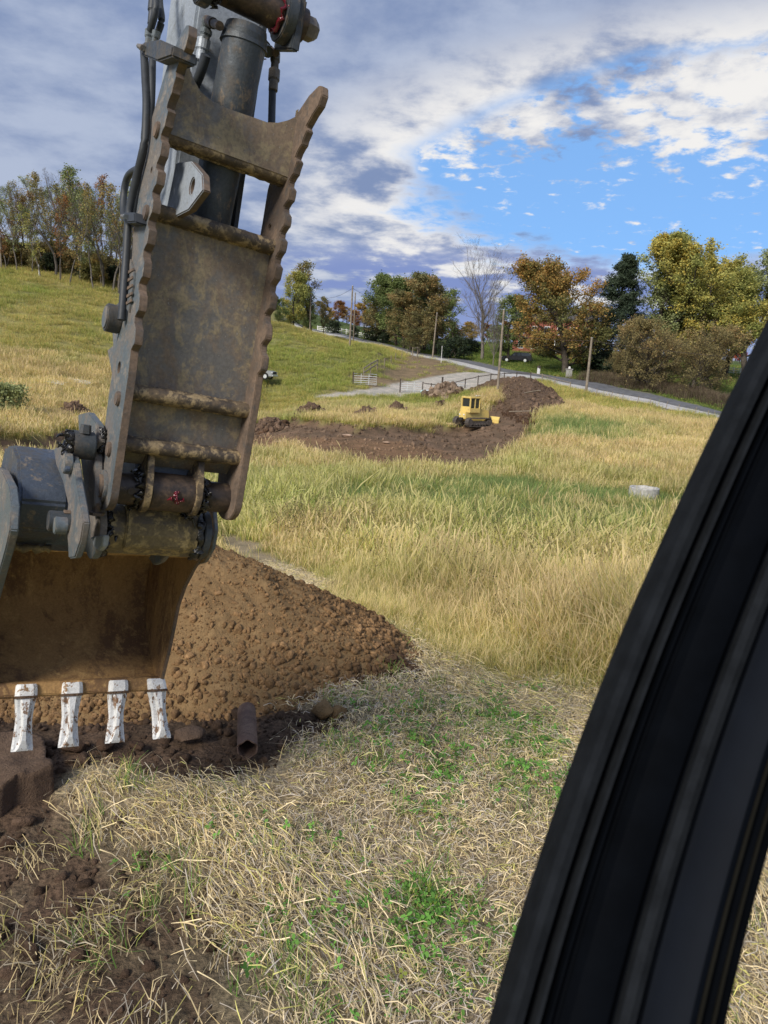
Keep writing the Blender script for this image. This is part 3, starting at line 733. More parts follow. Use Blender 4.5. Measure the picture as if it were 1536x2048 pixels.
far_heap(797, 832, 75, 2.7, 1.4, 2, 'mound just behind and to the right of the rough dark mound', 25, rough=.2)
far_heap(884, 822, 82, 2.4, .9, 2, 'low weedy mound between the rubble heap and the bulldozer', 26, rough=.2)
far_heap(890, 800, 93, 4.6, 1.7, 2.4, 'heap of dirt and pale rubble beside the dark rail fence', 27, 'rubble_heap', 'rubble heap', group='spoil heaps', rough=.2, nc=700, cl=(.22, .165, .12), cs=.16)
p = on(1062, 82); heap('spoil_bank', p[0], p[1], 4.0, 13.5, 2.1, -.12, M['midsoil'], 'long bank of pushed up soil to the right of the bulldozer', 'soil bank', 'spoil heaps', n=90, nclod=5000, cl=(.165, .115, .08), cs=.075, seed=31, rough=.22)
p = on(1010, 93); heap('spoil_bank', p[0], p[1], 5.0, 3.5, 1.0, .3, M['midsoil'], 'low spread of dug soil at the foot of the front utility pole', 'soil bank', 'spoil heaps', n=50, nclod=1000, cl=(.15, .105, .07), cs=.08, seed=33, rough=.25)

# slab of cut earth at the left edge of the frame
def slab_mesh():
    b = B(); pix = [(-160, 1488), (30, 1478), (72, 1486), (84, 1500), (104, 1560), (106, 1577), (70, 1594), (30, 1604), (8, 1622), (-160, 1680)]
    P2 = [hit(*q) for q in pix]; c = np.mean(P2, 0)
    return b, P2, c
b, P2, c = slab_mesh(); g0 = c[2]
bm = bmesh.new(); top = []; bot = []
for i, q in enumerate(P2):
    k = .07 if i in (0, 1, 2, 3, 9) else .16
    top.append(bm.verts.new((q[0] - c[0], q[1] - c[1], k))); bot.append(bm.verts.new(((q[0] - c[0]) * 1.05, (q[1] - c[1]) * 1.05 - .03, -.08)))
ft = bm.faces.new(top); n_ = len(top)
for i in range(n_): bm.faces.new((top[i], bot[i], bot[(i + 1) % n_], top[(i + 1) % n_]))
bmesh.ops.recalc_face_normals(bm, faces=bm.faces)
bmesh.ops.triangulate(bm, faces=bm.faces); 
for _ in range(5): bmesh.ops.subdivide_edges(bm, edges=[e for e in bm.edges if e.calc_length() > .035], cuts=1, use_grid_fill=False); bmesh.ops.triangulate(bm, faces=bm.faces)
vv = np.array([v.co[:] for v in bm.verts]); nz = .035 * fbm(vv[:, 0] * 5 + 3, vv[:, 1] * 5 + vv[:, 2] * 5, 5, 44, .6)
for v, dz in zip(bm.verts, nz): v.co += v.normal * 0 + Vector((dz * .8, dz * .5, dz))
me = bpy.data.meshes.new('soil_slab'); bm.to_mesh(me); bm.free(); me.materials.append(M['slab']); me.polygons.foreach_set('use_smooth', np.ones(len(me.polygons), bool))
o = obj('soil_slab', me, None, (c[0], c[1], g0)); tag(o, 'broad slab of packed brown soil below the leftmost bucket teeth', 'soil slab')

# a few big lumps one can point at
for i, (px, py, s, lab) in enumerate([(150, 1500, .085, 'dark soil lump under the second bucket tooth'), (212, 1493, .07, 'dark soil lump between the middle bucket teeth'), (275, 1496, .06, 'dark soil lump below the third bucket tooth'),
      (375, 1480, .11, 'flat slab like lump of soil left of the rusty pipe'), (645, 1425, .11, 'tan lump at the front foot of the dirt pile'), (672, 1432, .08, 'smaller tan lump beside the front foot of the pile'), (822, 1360, .07, 'dark lump rolled clear of the right foot of the pile'),
      (18, 1545 + 150, .06, 'lump of soil at the left edge below the slab'), (590, 1318, .09, 'dark clod lying in the middle of the tan pile'), (675, 1176, .14, 'brown clod lying at the edge of the tall grass')]):
    V, Fq = rock(60 + i, 2); q = hit(px, py); V = V * s * np.array([1.2, 1, .8 if i != 3 else .45])
    V = V + .12 * s * fbm(V[:, 0:1] * 30 / 1, V[:, 1:2] * 30 + V[:, 2:3] * 21, 3, i)
    z = q[2] + s * .35
    if i == 8: z = gz(q[0], q[1]) + .42; q = on(480, 6.2); z = q[2] + .46
    o = obj('soil_lump', mesh_np('soil_lump', V, Fq, [M['subsoil'] if i in (4, 5) else M['slab'] if i in (3, 9) else M['topsoil']], smooth=True), None, (q[0], q[1], z)); tag(o, lab, 'soil lump', 'lumps of soil')
    o.rotation_euler = (0, 0, i * 1.3)

# rusty pipe
a = hit(494, 1532); bb = hit(493, 1464); ax = bb - a; ax[2] = 0; Lp = np.linalg.norm(ax) ; ax /= Lp
m_rust = m_worn('pipe_rust', (.125, .075, .055), (.19, .125, .09), (.09, .055, .04), (.4, .6), (.5, .7), 7, .85, 0)
b = B(); seg = 28
r_o, r_i = .068, .060
V = []; 
for t, (ro1, ri1) in ((0, (r_o, r_i)), (.3, (r_o, r_i)), (.7, (r_o, r_i)), (1, (r_o * .97, r_i * .97))):
    for rr_ in (ro1, ri1):
        for k in range(seg):
            an = 6.2832 * k / seg; wob = 1 + .02 * math.sin(3 * an + 4 * t); V.append((rr_ * wob * math.cos(an), t * Lp * 1.15 + (.012 * math.sin(5 * an) if t == 0 else 0), rr_ * wob * math.sin(an)))
Fs = []
for s_ in range(3):
    for k in range(seg):
        k2 = (k + 1) % seg; o1 = s_ * 2 * seg; o2 = (s_ + 1) * 2 * seg
        Fs.append((o1 + k, o1 + k2, o2 + k2, o2 + k)); Fs.append((o1 + seg + k2, o1 + seg + k, o2 + seg + k, o2 + seg + k2))
for k in range(seg): k2 = (k + 1) % seg; Fs.append((k2, k, seg + k, seg + k2)); Fs.append((6 * seg + k, 6 * seg + k2, 7 * seg + k2, 7 * seg + k))
b.add(V, Fs); o = b.build('rusty_pipe', m_rust, smooth=.6)
o.location = (a[0], a[1], gz(a[0], a[1]) + .125); o.rotation_euler = (math.radians(1), 0, math.atan2(-ax[0], ax[1])); tag(o, 'short rusty steel pipe lying end on in dark soil', 'pipe')

# concrete manhole ring
q = RING; b = B(); seg = 40; V = []
for z, r1 in ((-.5, .66), (.34, .66), (.36, .645), (.36, .56), (.33, .545), (-.5, .545)):
    V += [(r1 * math.cos(6.2832 * k / seg), r1 * math.sin(6.2832 * k / seg), z + .01 * math.sin(k)) for k in range(seg)]
b.add(V, [(i * seg + k, i * seg + (k + 1) % seg, ((i + 1) % 6) * seg + (k + 1) % seg, ((i + 1) % 6) * seg + k) for i in range(6) for k in range(seg)])
t_ = empty('manhole_ring', (q[0], q[1], gz(q[0], q[1]) + .34), 0, 'pale concrete manhole ring standing in the green valley growth', 'manhole')
b.build('ring_wall', M['concrete'], t_, smooth=.6)
b = B(); b.tube([(0, 0, .14), (0, 0, .19)], .545, 32); b.build('cover_plate', M['concrete'], t_, smooth=.6)

# white sheets, trash bag, blue hose, white pipe, plank
def sheet(px, py, d, L, w_, rz, name, label, cat, mat, group=None, hgt=.45):
    q = on(px, d); n = 14; V = []; Fq = []
    for i in range(n):
        for j in range(6):
            u = (i / (n - 1) - .5) * L; v = (j / 5 - .5) * w_; X = u * math.cos(rz) - v * math.sin(rz); Y = u * math.sin(rz) + v * math.cos(rz)
            V.append((X, Y, h1(q[0] + X, q[1] + Y) - q[2] + hgt + .07 * math.sin(i * 1.3) * math.cos(j) + .05 * math.sin(i * 3.1 + j)))
    V = np.array(V); V2 = V.copy(); V2[:, 2] -= .03
    Fq = [(i * 6 + j, (i + 1) * 6 + j, (i + 1) * 6 + j + 1, i * 6 + j + 1) for i in range(n - 1) for j in range(5)]
    Fb = [tuple(k + n * 6 for k in f[::-1]) for f in Fq]
    bd = [i * 6 for i in range(n)] + [(n - 1) * 6 + j for j in range(1, 6)] + [i * 6 + 5 for i in range(n - 2, -1, -1)] + [j for j in range(4, 0, -1)]
    Fe = [(bd[k], bd[(k + 1) % len(bd)], bd[(k + 1) % len(bd)] + n * 6, bd[k] + n * 6) for k in range(len(bd))]
    o = obj(name, mesh_np(name, np.concatenate([V, V2]), np.array(Fq + Fb + Fe), [mat], smooth=True), None, (q[0], q[1], q[2])); return tag(o, label, cat, group)
sheet(112, 786, 64, 1.5, 1.6, 0, 'white_sheet', 'smaller white sheet lying on the grass nearer the left edge', 'sheet', M['white'], 'white sheets on the grass')
sheet(155, 784, 66, 2.1, 1.6, .1, 'white_sheet', 'longer white sheet lying on the grass beside the smaller one', 'sheet', M['white'], 'white sheets on the grass')
q = on(136, 44); V, Fq = rock(91, 2); V = V * np.array([.26, .2, .13]) * (1 + .15 * RNG.normal(size=(len(V), 1)))
o = obj('trash_bag', mesh_np('trash_bag', V, Fq, [M['white']]), None, (q[0], q[1], gz(*on(136, 44)[:2]) + .42)); tag(o, 'crumpled white plastic on the grass left of the bucket linkage', 'plastic bag')
m_blue = m_simple('blue_hose', (.10, .14, .24), .4, scale=4)
q = on(98, 36); b = B()
for k in range(4):
    x0 = (k - 1.5) * .075; b.tube([(x0 - .1, .35, .12), (x0 - .04, .2, .2), (x0 + .05, 0, .16), (x0 + .12, -.12, -.1), (x0 + .15, -.18, -.5)], .033, 8)
o = b.build('blue_hose_bundle', m_blue, smooth=.8); o.location = (q[0], q[1], h1(q[0], q[1]) + .05); tag(o, 'bundle of dark blue hoses hanging over the trench edge', 'hose')
def stick(name, p, q, r, mat, label, cat, group=None, sg=8):
    b = B(); p = np.array(p); q = np.array(q); c = (p + q) / 2; b.tube([p - c, q - c], r, sg); o = b.build(name, mat, smooth=.8); o.location = c; return tag(o, label, cat, group)
p = on(955, 80); stick('white_pipe', p + (0, 0, .9), p + (2.3, .6, 1.05), .06, M['white'], 'thin white plastic pipe lying behind the bulldozer', 'pipe')
p = on(1062, 73); b = B(); b.box((0, 0, 0), (.22, 3.2, .08)); o = b.build('plank', M['wood_post']); o.location = (p[0] + .3, p[1], p[2] + 1.95); o.rotation_euler = (-.12, .1, .25); tag(o, 'pale plank lying on the top of the soil bank', 'plank')
p = on(1047, 66); b = B(); b.box((0, 0, 0), (.18, 2.2, .07)); o = b.build('plank', M['wood_post']); o.location = (p[0], p[1], p[2] + 1.1); o.rotation_euler = (-.1, .1, .9); tag(o, 'weathered board sticking out low on the bank near the blade', 'plank')
for px, d, s, lab in ((563, 57, .55, 'pale flat stone in the stripped soil nearest the thumb'), (698, 58, .5, 'pale stone in the middle of the stripped soil'), (780, 56, .3, 'small pale stone right of the middle of the strip')):
    V, Fq = rock(int(px), 2); q = on(px, d); o = obj('pale_stone', mesh_np('pale_stone', V * s * np.array([1, .7, .35]), Fq, [m_simple('stone', (.40, .28, .20), .9)]), None, (q[0], q[1], gz(q[0], q[1]) + .1)); tag(o, lab, 'stone', 'pale stones in the stripped soil')

# ------------------------------------------------------------------ poles, gates, fences
def pole(px, d, h, r, label, leanx=0., mat='wood_post', arm=False, name='utility_pole', cat='utility pole', group='utility poles'):
    q = on(px, d); t = empty(name, (q[0], q[1], q[2] - .1), 0, label, cat, group)
    b = B(); b.tube([(0, 0, -.5), (leanx * .5, 0, h / 2), (leanx, 0, h)], [r, r * .9, r * .72], 12); b.build('shaft', M[mat], t, smooth=.8)
    b = B(); b.tube([(leanx, 0, h), (leanx, 0, h + .05)], r * .8, 12); b.build('cap', M['galv'], t)
    if arm:
        b = B(); b.box((leanx, -.15, h - .5), (1.8, .1, .12)); b.build('crossarm', M['wood_dark'], t)
        for s_ in (-.8, 0, .8):
            b = B(); b.tube([(leanx + s_, -.15, h - .44), (leanx + s_, -.15, h - .25)], .05, 8); b.build('insulator', M['white'], t)
    return np.array([q[0] + leanx, q[1], q[2] + h - .1])
top1 = pole(998, 82, 9.3, .15, 'tall pale pole rising behind the bulldozer from the soil bank')
top2 = pole(1176, 98, 7.2, .19, 'stout brown pole beside the road at the top of the meadow', 0.05)
top3 = pole(863, 138, 8.3, .16, 'leaning pole at the far bend of the road behind the small white marker post', .35)
top4 = pole(697, 122, 9.8, .16, 'tall slim pole standing at the end of the white board fence', .1)
top5 = pole(704, 165, 10.5, .16, 'pole farther back just right of the tall slim pole', 0)
top6 = pole(617, 150, 9, .15, 'pole in front of the trees right of the thumb', 0, arm=False)
pole(12, 112, 4.6, .12, 'lone short pole at the edge of the hilltop wood', 0)
pole(881, 128, 2.9, .05, 'thin white marker post beside the road', 0, 'white', name='marker_post', cat='marker post', group=None)
for i, (p, q, n_) in enumerate([(top2, top3, 'stout roadside pole and the leaning pole'), (top3, top4, 'leaning pole and the tall slim pole'), (top4, top6, 'tall slim pole and the pole by the trees'), (top2, np.array([60., 62., 6.5]), 'stout roadside pole and the right edge of the view')]):
    b = B(); P_ = [p * (1 - t) + q * t - np.array([0, 0, 4 * 1.2 * t * (1 - t) + .35]) for t in np.linspace(0, 1, 14)]; b.tube(P_, .022, 5, False)
    o = b.build('overhead_wire', M['wood_dark']); tag(o, 'thin dark overhead wire between the ' + n_, 'wire')

def gate(p, q, h, n, label, name='farm_gate', tilt=0):
    p = np.array(p); q = np.array(q); L = np.linalg.norm((q - p)[:2]); ang = math.atan2(q[1] - p[1], q[0] - p[0]); t = empty(name, p, ang, label, 'gate', 'tubular farm gates')
    b = B(); b.tube([(0, 0, .15), (0, 0, .15 + h), (L, 0, .15 + h), (L, 0, .15), (0, 0, .15)], .042, 8); b.build('frame', M['galv'], t, smooth=.8)
    for k in range(1, n):
        b = B(); z = .15 + h * (k / n) ** 1.15; b.tube([(.04, 0, z), (L - .04, 0, z)], .034, 8); b.build('rail', M['galv'], t, smooth=.8)
    for k in (1 / 3, 2 / 3):
        b = B(); b.box((L * k, 0, .15 + h / 2), (.06, .03, h)); b.build('brace', M['galv'], t)
    b = B(); b.box((0, 0, .85), (.16, .16, 1.8)); b.build('hinge_post', M['wood_dark'], t)
    return t
gate(on(707, 98), on(754, 98), 1.38, 5, 'white tubular gate standing in front of the wooden brace, farther from the drive')
gate(on(802, 97), on(844, 97), 1.3, 5, 'white tubular gate joined to the dark rail fence beside the drive')
gate(on(886, 97), on(934, 99), .95, 3, 'grey open gate leaning along the dark rail fence')
def rail_fence(P_, h, post, rails, mp, mr, label, name, cat, pr=.07, rr=.055, lean=None, group=None, sq=False):
    P_ = [np.array(p) for p in P_]; o0 = P_[0]; t = empty(name, o0, 0, label, cat, group)
    for i, p in enumerate(P_):
        b = B(); l = (lean[i % len(lean)] if lean else 0)
        if sq: b.box((0, 0, h / 2 - .15), (post, post, h + .3)); b.box((0, 0, h + .02), (post * 1.3, post * 1.3, .04))
        else: b.tube([(0, 0, -.3), (l * h, 0, h)], [pr, pr * .9], 8)
        o = b.build('post', mp, t); o.location = p - o0
    for a, c in zip(P_[:-1], P_[1:]):
        for z in rails:
            v = c - a; b = B()
            if sq: 
                L = np.linalg.norm(v); d = v / L; s = np.cross(d, [0, 0, 1]); s /= np.linalg.norm(s); u = np.cross(s, d); Mx = np.stack([d, s, u], 1); b.box(v / 2 + (0, 0, z), (L, .035, .145), Mx)
            else: b.tube([(0, 0, z), v * .5 + (0, 0, z - .02), v + (0, 0, z)], rr, 6)
            o = b.build('rail', mr, t); o.location = a - o0
    return t
def along(pl, n): 
    out = []; P_ = [on(*p) for p in pl]; s = np.concatenate([[0], np.cumsum([np.linalg.norm((b - a)[:2]) for a, b in zip(P_[:-1], P_[1:])])])
    for q in np.linspace(0, s[-1], n):
        x = np.interp(q, s, [p[0] for p in P_]); y = np.interp(q, s, [p[1] for p in P_]); out.append(np.array([x, y, h1(x, y)]))
    return out
rail_fence(along([(847, 97), (876, 94), (905, 95.5), (935, 97), (985, 99), (1020, 100), (1042, 101), (1062, 101)], 10), 1.25, .12, (1.12,), M['wood_dark'], M['wood_dark'], 'dark post and single rail fence along the gravel drive', 'rail_fence', 'fence')
lo2 = [(1062, 102), (1100, 99), (1143, 97), (1200, 94), (1252, 91), (1341, 86), (1448, 80)]
rail_fence(along(lo2[:3], 4), 1.2, .12, (1.1,), M['wood_post'], M['wood_post'], 'grey post and rail fence joining the dark rail fence to the brown pole', 'rail_fence', 'fence', rr=.05)
rail_fence(along(lo2[2:] + [(1560, 74)], 15), 1.15, .1, (1.05, .7, .35), M['wood_post'], M['wood_dark'], 'thin wire fence on leaning posts between meadow and road', 'wire_fence', 'fence', pr=.045, rr=.008, lean=(0, .28, .02, .3, -.02, .25))
rail_fence(along([(727, 101), (754, 108)], 3), 1.7, .1, (1.6, 1.0), M['wood_post'], M['wood_post'], 'tall pale timber corner brace behind the left white gate', 'timber_brace', 'fence brace', pr=.08, rr=.09)
rail_fence(along([(768, 112), (780, 118), (791, 126), (803, 132), (812, 138)], 5), 1.5, .1, (), M['wood_post'], M['wood_post'], 'row of bare fence posts climbing beside the drive', 'fence_posts', 'fence', pr=.06)
rail_fence(along([(823, 133), (833, 135)], 2), 2.1, .1, (1.95,), M['wood_post'], M['wood_post'], 'small timber frame near the top of the bare bank', 'timber_brace', 'fence brace', pr=.09, rr=.08)
rail_fence(along([(632, 190), (672, 186), (720, 178), (770, 174), (820, 168), (866, 163), (900, 160)], 22), 1.35, .15, (.35, .75, 1.15), M['white'], M['white'], 'long white board fence along the far side of the road', 'board_fence', 'fence', sq=True, group='white board fences')
rail_fence(along([(1440, 150), (1470, 148), (1510, 146)], 6), 1.35, .15, (.35, .75, 1.15), M['white'], M['white'], 'short white board fence on the lawn near the red tree', 'board_fence', 'fence', sq=True, group='white board fences')
# trash bags at the gate, mailboxes, pillar
for i, (px, c) in enumerate(((850, (.45, .62, .62)), (858, (.66, .72, .74)))):
    V, Fq = rock(40 + i, 2); q = on(px, 94); o = obj('plastic_sack', mesh_np('plastic_sack', V * np.array([.5, .4, .42]), Fq, [m_simple('sack', c, .4)], smooth=True), None, (q[0], q[1], q[2] + .4)); tag(o, ('pale green' if i == 0 else 'white') + ' plastic sack at the foot of the dark rail fence', 'sack')
def mailbox(px, d):
    q = on(px, d); t = empty('mailbox', q, .3, 'black mailbox on a white post across the road from the gravel drive', 'mailbox')
    b = B(); b.box((0, 0, .5), (.34, .34, 1.2)); b.build('post', M['white'], t, bevel=.02)
    b = B(); b.prism([(-.16, 0), (.16, 0), (.16, .18)] + [(.16 * math.cos(a), .18 + .16 * math.sin(a)) for a in np.linspace(.3, 2.84, 7)] + [(-.16, .18)], -.3, .3, lambda x, y, z: (x, z, y + 1.1)); b.build('box', M['wood_dark'], t)
mailbox(1077, 117)
q = on(1138, 116); t = empty('gate_pillar', q, .2, 'squat stone pillar with a white capped lamp in front of the orange oak', 'pillar')
b = B(); b.box((0, 0, .55), (.75, .75, 1.3)); b.build('shaft', M['concrete'], t, bevel=.03); b = B(); b.box((0, 0, 1.25), (.9, .9, .12)); b.build('cap', M['concrete'], t, bevel=.02); b = B(); b.box((0, 0, 1.5), (.32, .32, .36), taper=(.6, .6)); b.build('lamp', M['white'], t, bevel=.02)

# ------------------------------------------------------------------ house behind the oak
M['brick'] = m_simple('brick', (.26, .085, .06), .9, scale=9, var=.25); M['roof'] = m_simple('shingle', (.07, .065, .065), .9, scale=5)
M['glass'] = m_simple('window_glass', (.03, .035, .04), .08, 0, .1, bump=0, spec=.8)
q = on(1102, 168); t = empty('brick_house', q, math.radians(-18), 'two storey red brick house mostly hidden behind the orange oak', 'house')
HW = 17; HD = 9
b = B(); b.box((0, 0, 3), (HW, HD, 7.6)); b.build('wall', M['brick'], t)
b = B(); b.prism([(-HD / 2 - .5, 6.8), (HD / 2 + .5, 6.8), (0, 9.6)], -HW / 2 - .5, HW / 2 + .5, lambda x, y, z: (z, x, y)); rf = b.build('roof', M['roof'], t)
for x in (-HW / 2 + 1, HW / 2 - 1):
    b = B(); b.box((x, 0, 9.2), (.9, .9, 2.6)); b.build('chimney', M['brick'], rf)
for fl_ in (0, 1):
    for k in range(7):
        x = -HW / 2 + 1.8 + k * 2.75
        if fl_ == 0 and k == 3:
            b = B(); b.box((x, -HD / 2 - .04, 1.15), (1.1, .08, 2.3)); b.build('door', M['white'], t); continue
        b = B(); z = 1.6 + fl_ * 3.1; b.box((x, -HD / 2 - .03, z), (1.2, .1, 1.8)); wdw = b.build('window', M['white'], t)
        for sx_ in (-1, 1):
            for sz_ in (-1, 1):
                b = B(); b.box((x + sx_ * .27, -HD / 2 - .09, z + sz_ * .42), (.48, .03, .76)); b.build('pane', M['glass'], wdw)
b = B(); b.box((0, -HD / 2 - 1.2, 2.75), (6, 2.4, .2)); pc = b.build('porch_roof', M['white'], t)
for x in (-2.7, -.9, .9, 2.7): b = B(); b.box((x, -HD / 2 - 2.2, 1.3), (.2, .2, 2.7)); b.build('porch_column', M['white'], t)

# ------------------------------------------------------------------ vehicles
def wheel(parent, x, y, r, w_, name='wheel'):
    b = B(); b.tube([(x, y - w_ / 2, r), (x, y - w_ / 2 + .04, r), (x, y + w_ / 2 - .04, r), (x, y + w_ / 2, r)], [r * .9, r, r, r * .9], 22); o = b.build(name, M['rubber'], parent, smooth=.6)
    b = B(); b.tube([(x, y - w_ / 2 - .01, r), (x, y + w_ / 2 + .01, r)], r * .62, 16); b.build('rim', M['galv'], o, smooth=.6)
M['rubber'] = m_simple('black_rubber', (.022, .022, .024), .75, scale=8, var=.3)
def pickup(q, rz, paint, label, sc=1., suv=False):
    t = empty('pickup_truck' if not suv else 'parked_car', q, rz, label, 'pickup truck' if not suv else 'car')
    def fn(z0): return lambda x, y, z: (x, z, y)
    b = B(); out = [(-2.75, .5), (-2.75, 1.15), (-.75, 1.18), (-.7, 1.2), (.95, 1.22), (2.1, 1.16), (2.55, 1.08), (2.72, .9), (2.75, .5)]
    def arch(x0, r): return [(x0 + r * math.cos(a), .42 + r * math.sin(a)) for a in np.linspace(0, math.pi, 9)]
    out = out[:-1] + [(2.75, .42)] + arch(1.75, .5) + arch(-1.65, .5) + [(-2.75, .42)]
    b.prism(out, -.98, .98, fn(0)); b.build('body', paint, t, bevel=.04, smooth=.5)
    b = B(); gp = [(-.85 if not suv else -2.6, 1.18), (-.72 if not suv else -2.4, 1.78), (.35, 1.82), (1.05, 1.2)]; b.prism(gp, -.86, .86, fn(0)); cb = b.build('cab', M['glass'], t, bevel=.05, smooth=.5)
    b = B(); b.box((-.2 if not suv else -1, 0, 1.83), (1.25 if not suv else 2.9, 1.6, .06)); b.build('roof_panel', paint, cb, bevel=.02)
    for x, sl in ((-.78, .06), (.1, 0), (.72, -.28)):
        for s_ in (-1, 1): b = B(); b.tube([(x - sl, s_ * .875, 1.2), (x + sl, s_ * .82, 1.8)], .045, 6); b.build('door_pillar', paint, cb)
    for s_ in (-1, 1):
        b = B(); b.box((2.68, s_ * .78, .92), (.16, .3, .2)); b.build('headlight', M['white'], t, bevel=.03)
        b = B(); b.box((.85, s_ * 1.08, 1.3), (.1, .2, .18)); b.build('mirror', M['rubber'], t, bevel=.02)
    b = B(); b.box((2.76, 0, .9), (.06, 1.2, .3)); b.build('grille', M['rubber'], t); b = B(); b.box((2.8, 0, .55), (.14, 1.9, .22)); b.build('bumper', M['galv'], t, bevel=.03)
    for x in (1.75, -1.65):
        for y in (-.88, .88): wheel(t, x, y, .42, .28)
    return t
M['silver'] = m_simple('silver_paint', (.42, .44, .46), .3, .4, scale=3, var=.05, bump=0)
M['darkpaint'] = m_simple('dark_car_paint', (.03, .03, .035), .25, .3, bump=0)
q = on(511, 100); pickup(q, math.radians(-12), M['silver'], 'silver pickup truck parked in the meadow, nose showing past the thumb')
q = on(1032, 138); pickup(q, math.radians(160), M['darkpaint'], 'dark car parked on the lawn left of the orange oak', suv=True)

# bulldozer: +x forward
M['cat'] = m_worn('yellow_paint', (.80, .60, .19), (.66, .48, .17), (.30, .23, .14), (.5, .7), (.6, .75), 1.5, .45, .0, fine=8)
M['steel'] = m_simple('track_steel', (.16, .14, .125), .5, .5, scale=6, var=.3)
q = on(952, 69); dz = gz(q[0], q[1]) + .2
dt = empty('bulldozer', (q[0], q[1], dz), math.radians(38), 'yellow crawler bulldozer pushing soil into the bank', 'bulldozer')
fy = lambda x, y, z: (x, z, y)
b = B(); b.prism([(-1.3, .55), (-1.35, 1.35), (-.7, 1.5), (1.7, 1.45), (1.95, 1.3), (1.95, .6), (1.2, .45)], -.5, .5, fy); b.build('chassis', M['cat'], dt, bevel=.04)
b = B(); b.prism([(.45, 1.3), (.45, 1.85), (1.75, 1.66), (1.95, 1.5), (1.95, 1.2)], -.45, .45, fy); hd = b.build('engine_hood', M['cat'], dt, bevel=.04)
b = B(); b.tube([(1.2, .15, 1.7), (1.2, .15, 2.35)], .06, 10); b.build('exhaust', M['rubber'], hd, smooth=.8)
for k in range(5): b = B(); b.box((1.97, 0, .75 + k * .13), (.04, .75, .05)); b.build('grille_slat', M['rubber'], hd)
b = B(); b.box((-.45, 0, 1.62), (1.5, 1.5, .45)); b.build('cab_base', M['cat'], dt, bevel=.03)
b = B(); b.box((-.4, 0, 2.9), (1.55, 1.45, .16)); b.build('cab_roof', M['cat'], dt, bevel=.05)
b = B(); b.box((-.4, 0, 2.33), (1.28, 1.22, 1.0)); b.build('cab_glass', M['glass'], dt)
for sx_ in (-1.1, .28):
    for sy in (-.64, .64): b = B(); b.box((sx_, sy, 2.35), (.14, .14, 1.02)); b.build('cab_pillar', M['cat'], dt, bevel=.02)
for sy in (-.66, .66): b = B(); b.box((-.42, sy, 2.35), (.1, .06, 1.02)); b.build('door_frame', M['cat'], dt)
b = B(); b.box((-1.12, 0, 1.92), (.08, 1.3, .16)); b.build('rear_sill', M['cat'], dt)
b = B(); b.box((-1.42, 0, 1.1), (.35, 1.0, .75)); b.build('fuel_tank', M['cat'], dt, bevel=.06)
for sy in (-.32, .32): b = B(); b.box((-1.62, sy, 1.2), (.06, .16, .12)); b.build('rear_lamp', M['white'], dt)
b = B(); b.box((-1.65, 0, .75), (.35, .5, .3)); b.build('drawbar', M['rubber'], dt, bevel=.04)
for s_ in (-1, 1):
    y0 = s_ * .95; L0, L1, hz, rt = -1.35, 1.35, .46, .42
    path = [(L1 + rt * math.cos(a), hz + rt * math.sin(a)) for a in np.linspace(-math.pi / 2, math.pi / 2, 9)] + [(L0 + rt * math.cos(a), hz + rt * math.sin(a)) for a in np.linspace(math.pi / 2, 3 * math.pi / 2, 9)]
    inner = [(x * .97, hz + (z - hz) * .85) for x, z in path]
    b = B(); b.prism(path, y0 - .27, y0 + .27, fy, [inner]); tr = b.build('track', M['steel'], dt)
    P2d = np.array(path + [path[0]]); s = np.concatenate([[0], np.cumsum(np.linalg.norm(np.diff(P2d, axis=0), axis=1))])
    for q_ in np.arange(0, s[-1], .17):
        x = np.interp(q_, s, P2d[:, 0]); z = np.interp(q_, s, P2d[:, 1]); x2_ = np.interp((q_ + .05) % s[-1], s, P2d[:, 0]); z2_ = np.interp((q_ + .05) % s[-1], s, P2d[:, 1]); an = math.atan2(z2_ - z, x2_ - x)
        Mx = np.array([[math.cos(an), 0, -math.sin(an)], [0, 1, 0], [math.sin(an), 0, math.cos(an)]]); b = B(); b.box((x, y0, z), (.13, .56, .035), Mx); b.box(np.array((x, y0, z)) + Mx @ (0, 0, -.03), (.02, .56, .05), Mx); b.build('track_shoe', M['steel'], tr)
    b = B(); b.box((0, y0, .42), (2.5, .3, .34)); b.build('roller_frame', M['steel'], dt, bevel=.03)
    for x, r in ((-1.35, .32), (1.35, .32), (-.8, .13), (-.4, .13), (0, .13), (.4, .13), (.8, .13)):
        b = B(); z = .46 if r > .2 else .26; b.tube([(x, y0 - .25, z), (x, y0 + .25, z)], r, 16); b.build('roller', M['steel'], tr, smooth=.6)
    b = B(); b.tube([(1.0, s_ * .5, .55), (2.35, s_ * .8, .4)], .1, 8); b.build('push_arm', M['cat'], dt)
    b = B(); b.tube([(1.5, s_ * .3, 1.35), (2.35, s_ * .45, .85)], .055, 8); b.build('lift_cylinder', M['steel'], dt, smooth=.8)
b = B(); b.prism([(2.42, .05), (2.35, .4), (2.36, .75), (2.5, 1.05), (2.58, 1.03), (2.46, .74), (2.45, .4), (2.52, .05)], -1.55, 1.55, fy); bl = b.build('blade', M['cat'], dt)
b = B(); b.box((2.48, 0, .05), (.06, 3.1, .14)); b.build('cutting_edge', M['steel'], bl)
b = B(); b.tube([(-.3, 0, 1.85), (-.3, 0, 2.25), (-.3, 0, 2.35)], [.22, .2, .1], 10); b.build('seat', M['rubber'], dt)
dt.scale = (.88, .88, .92)

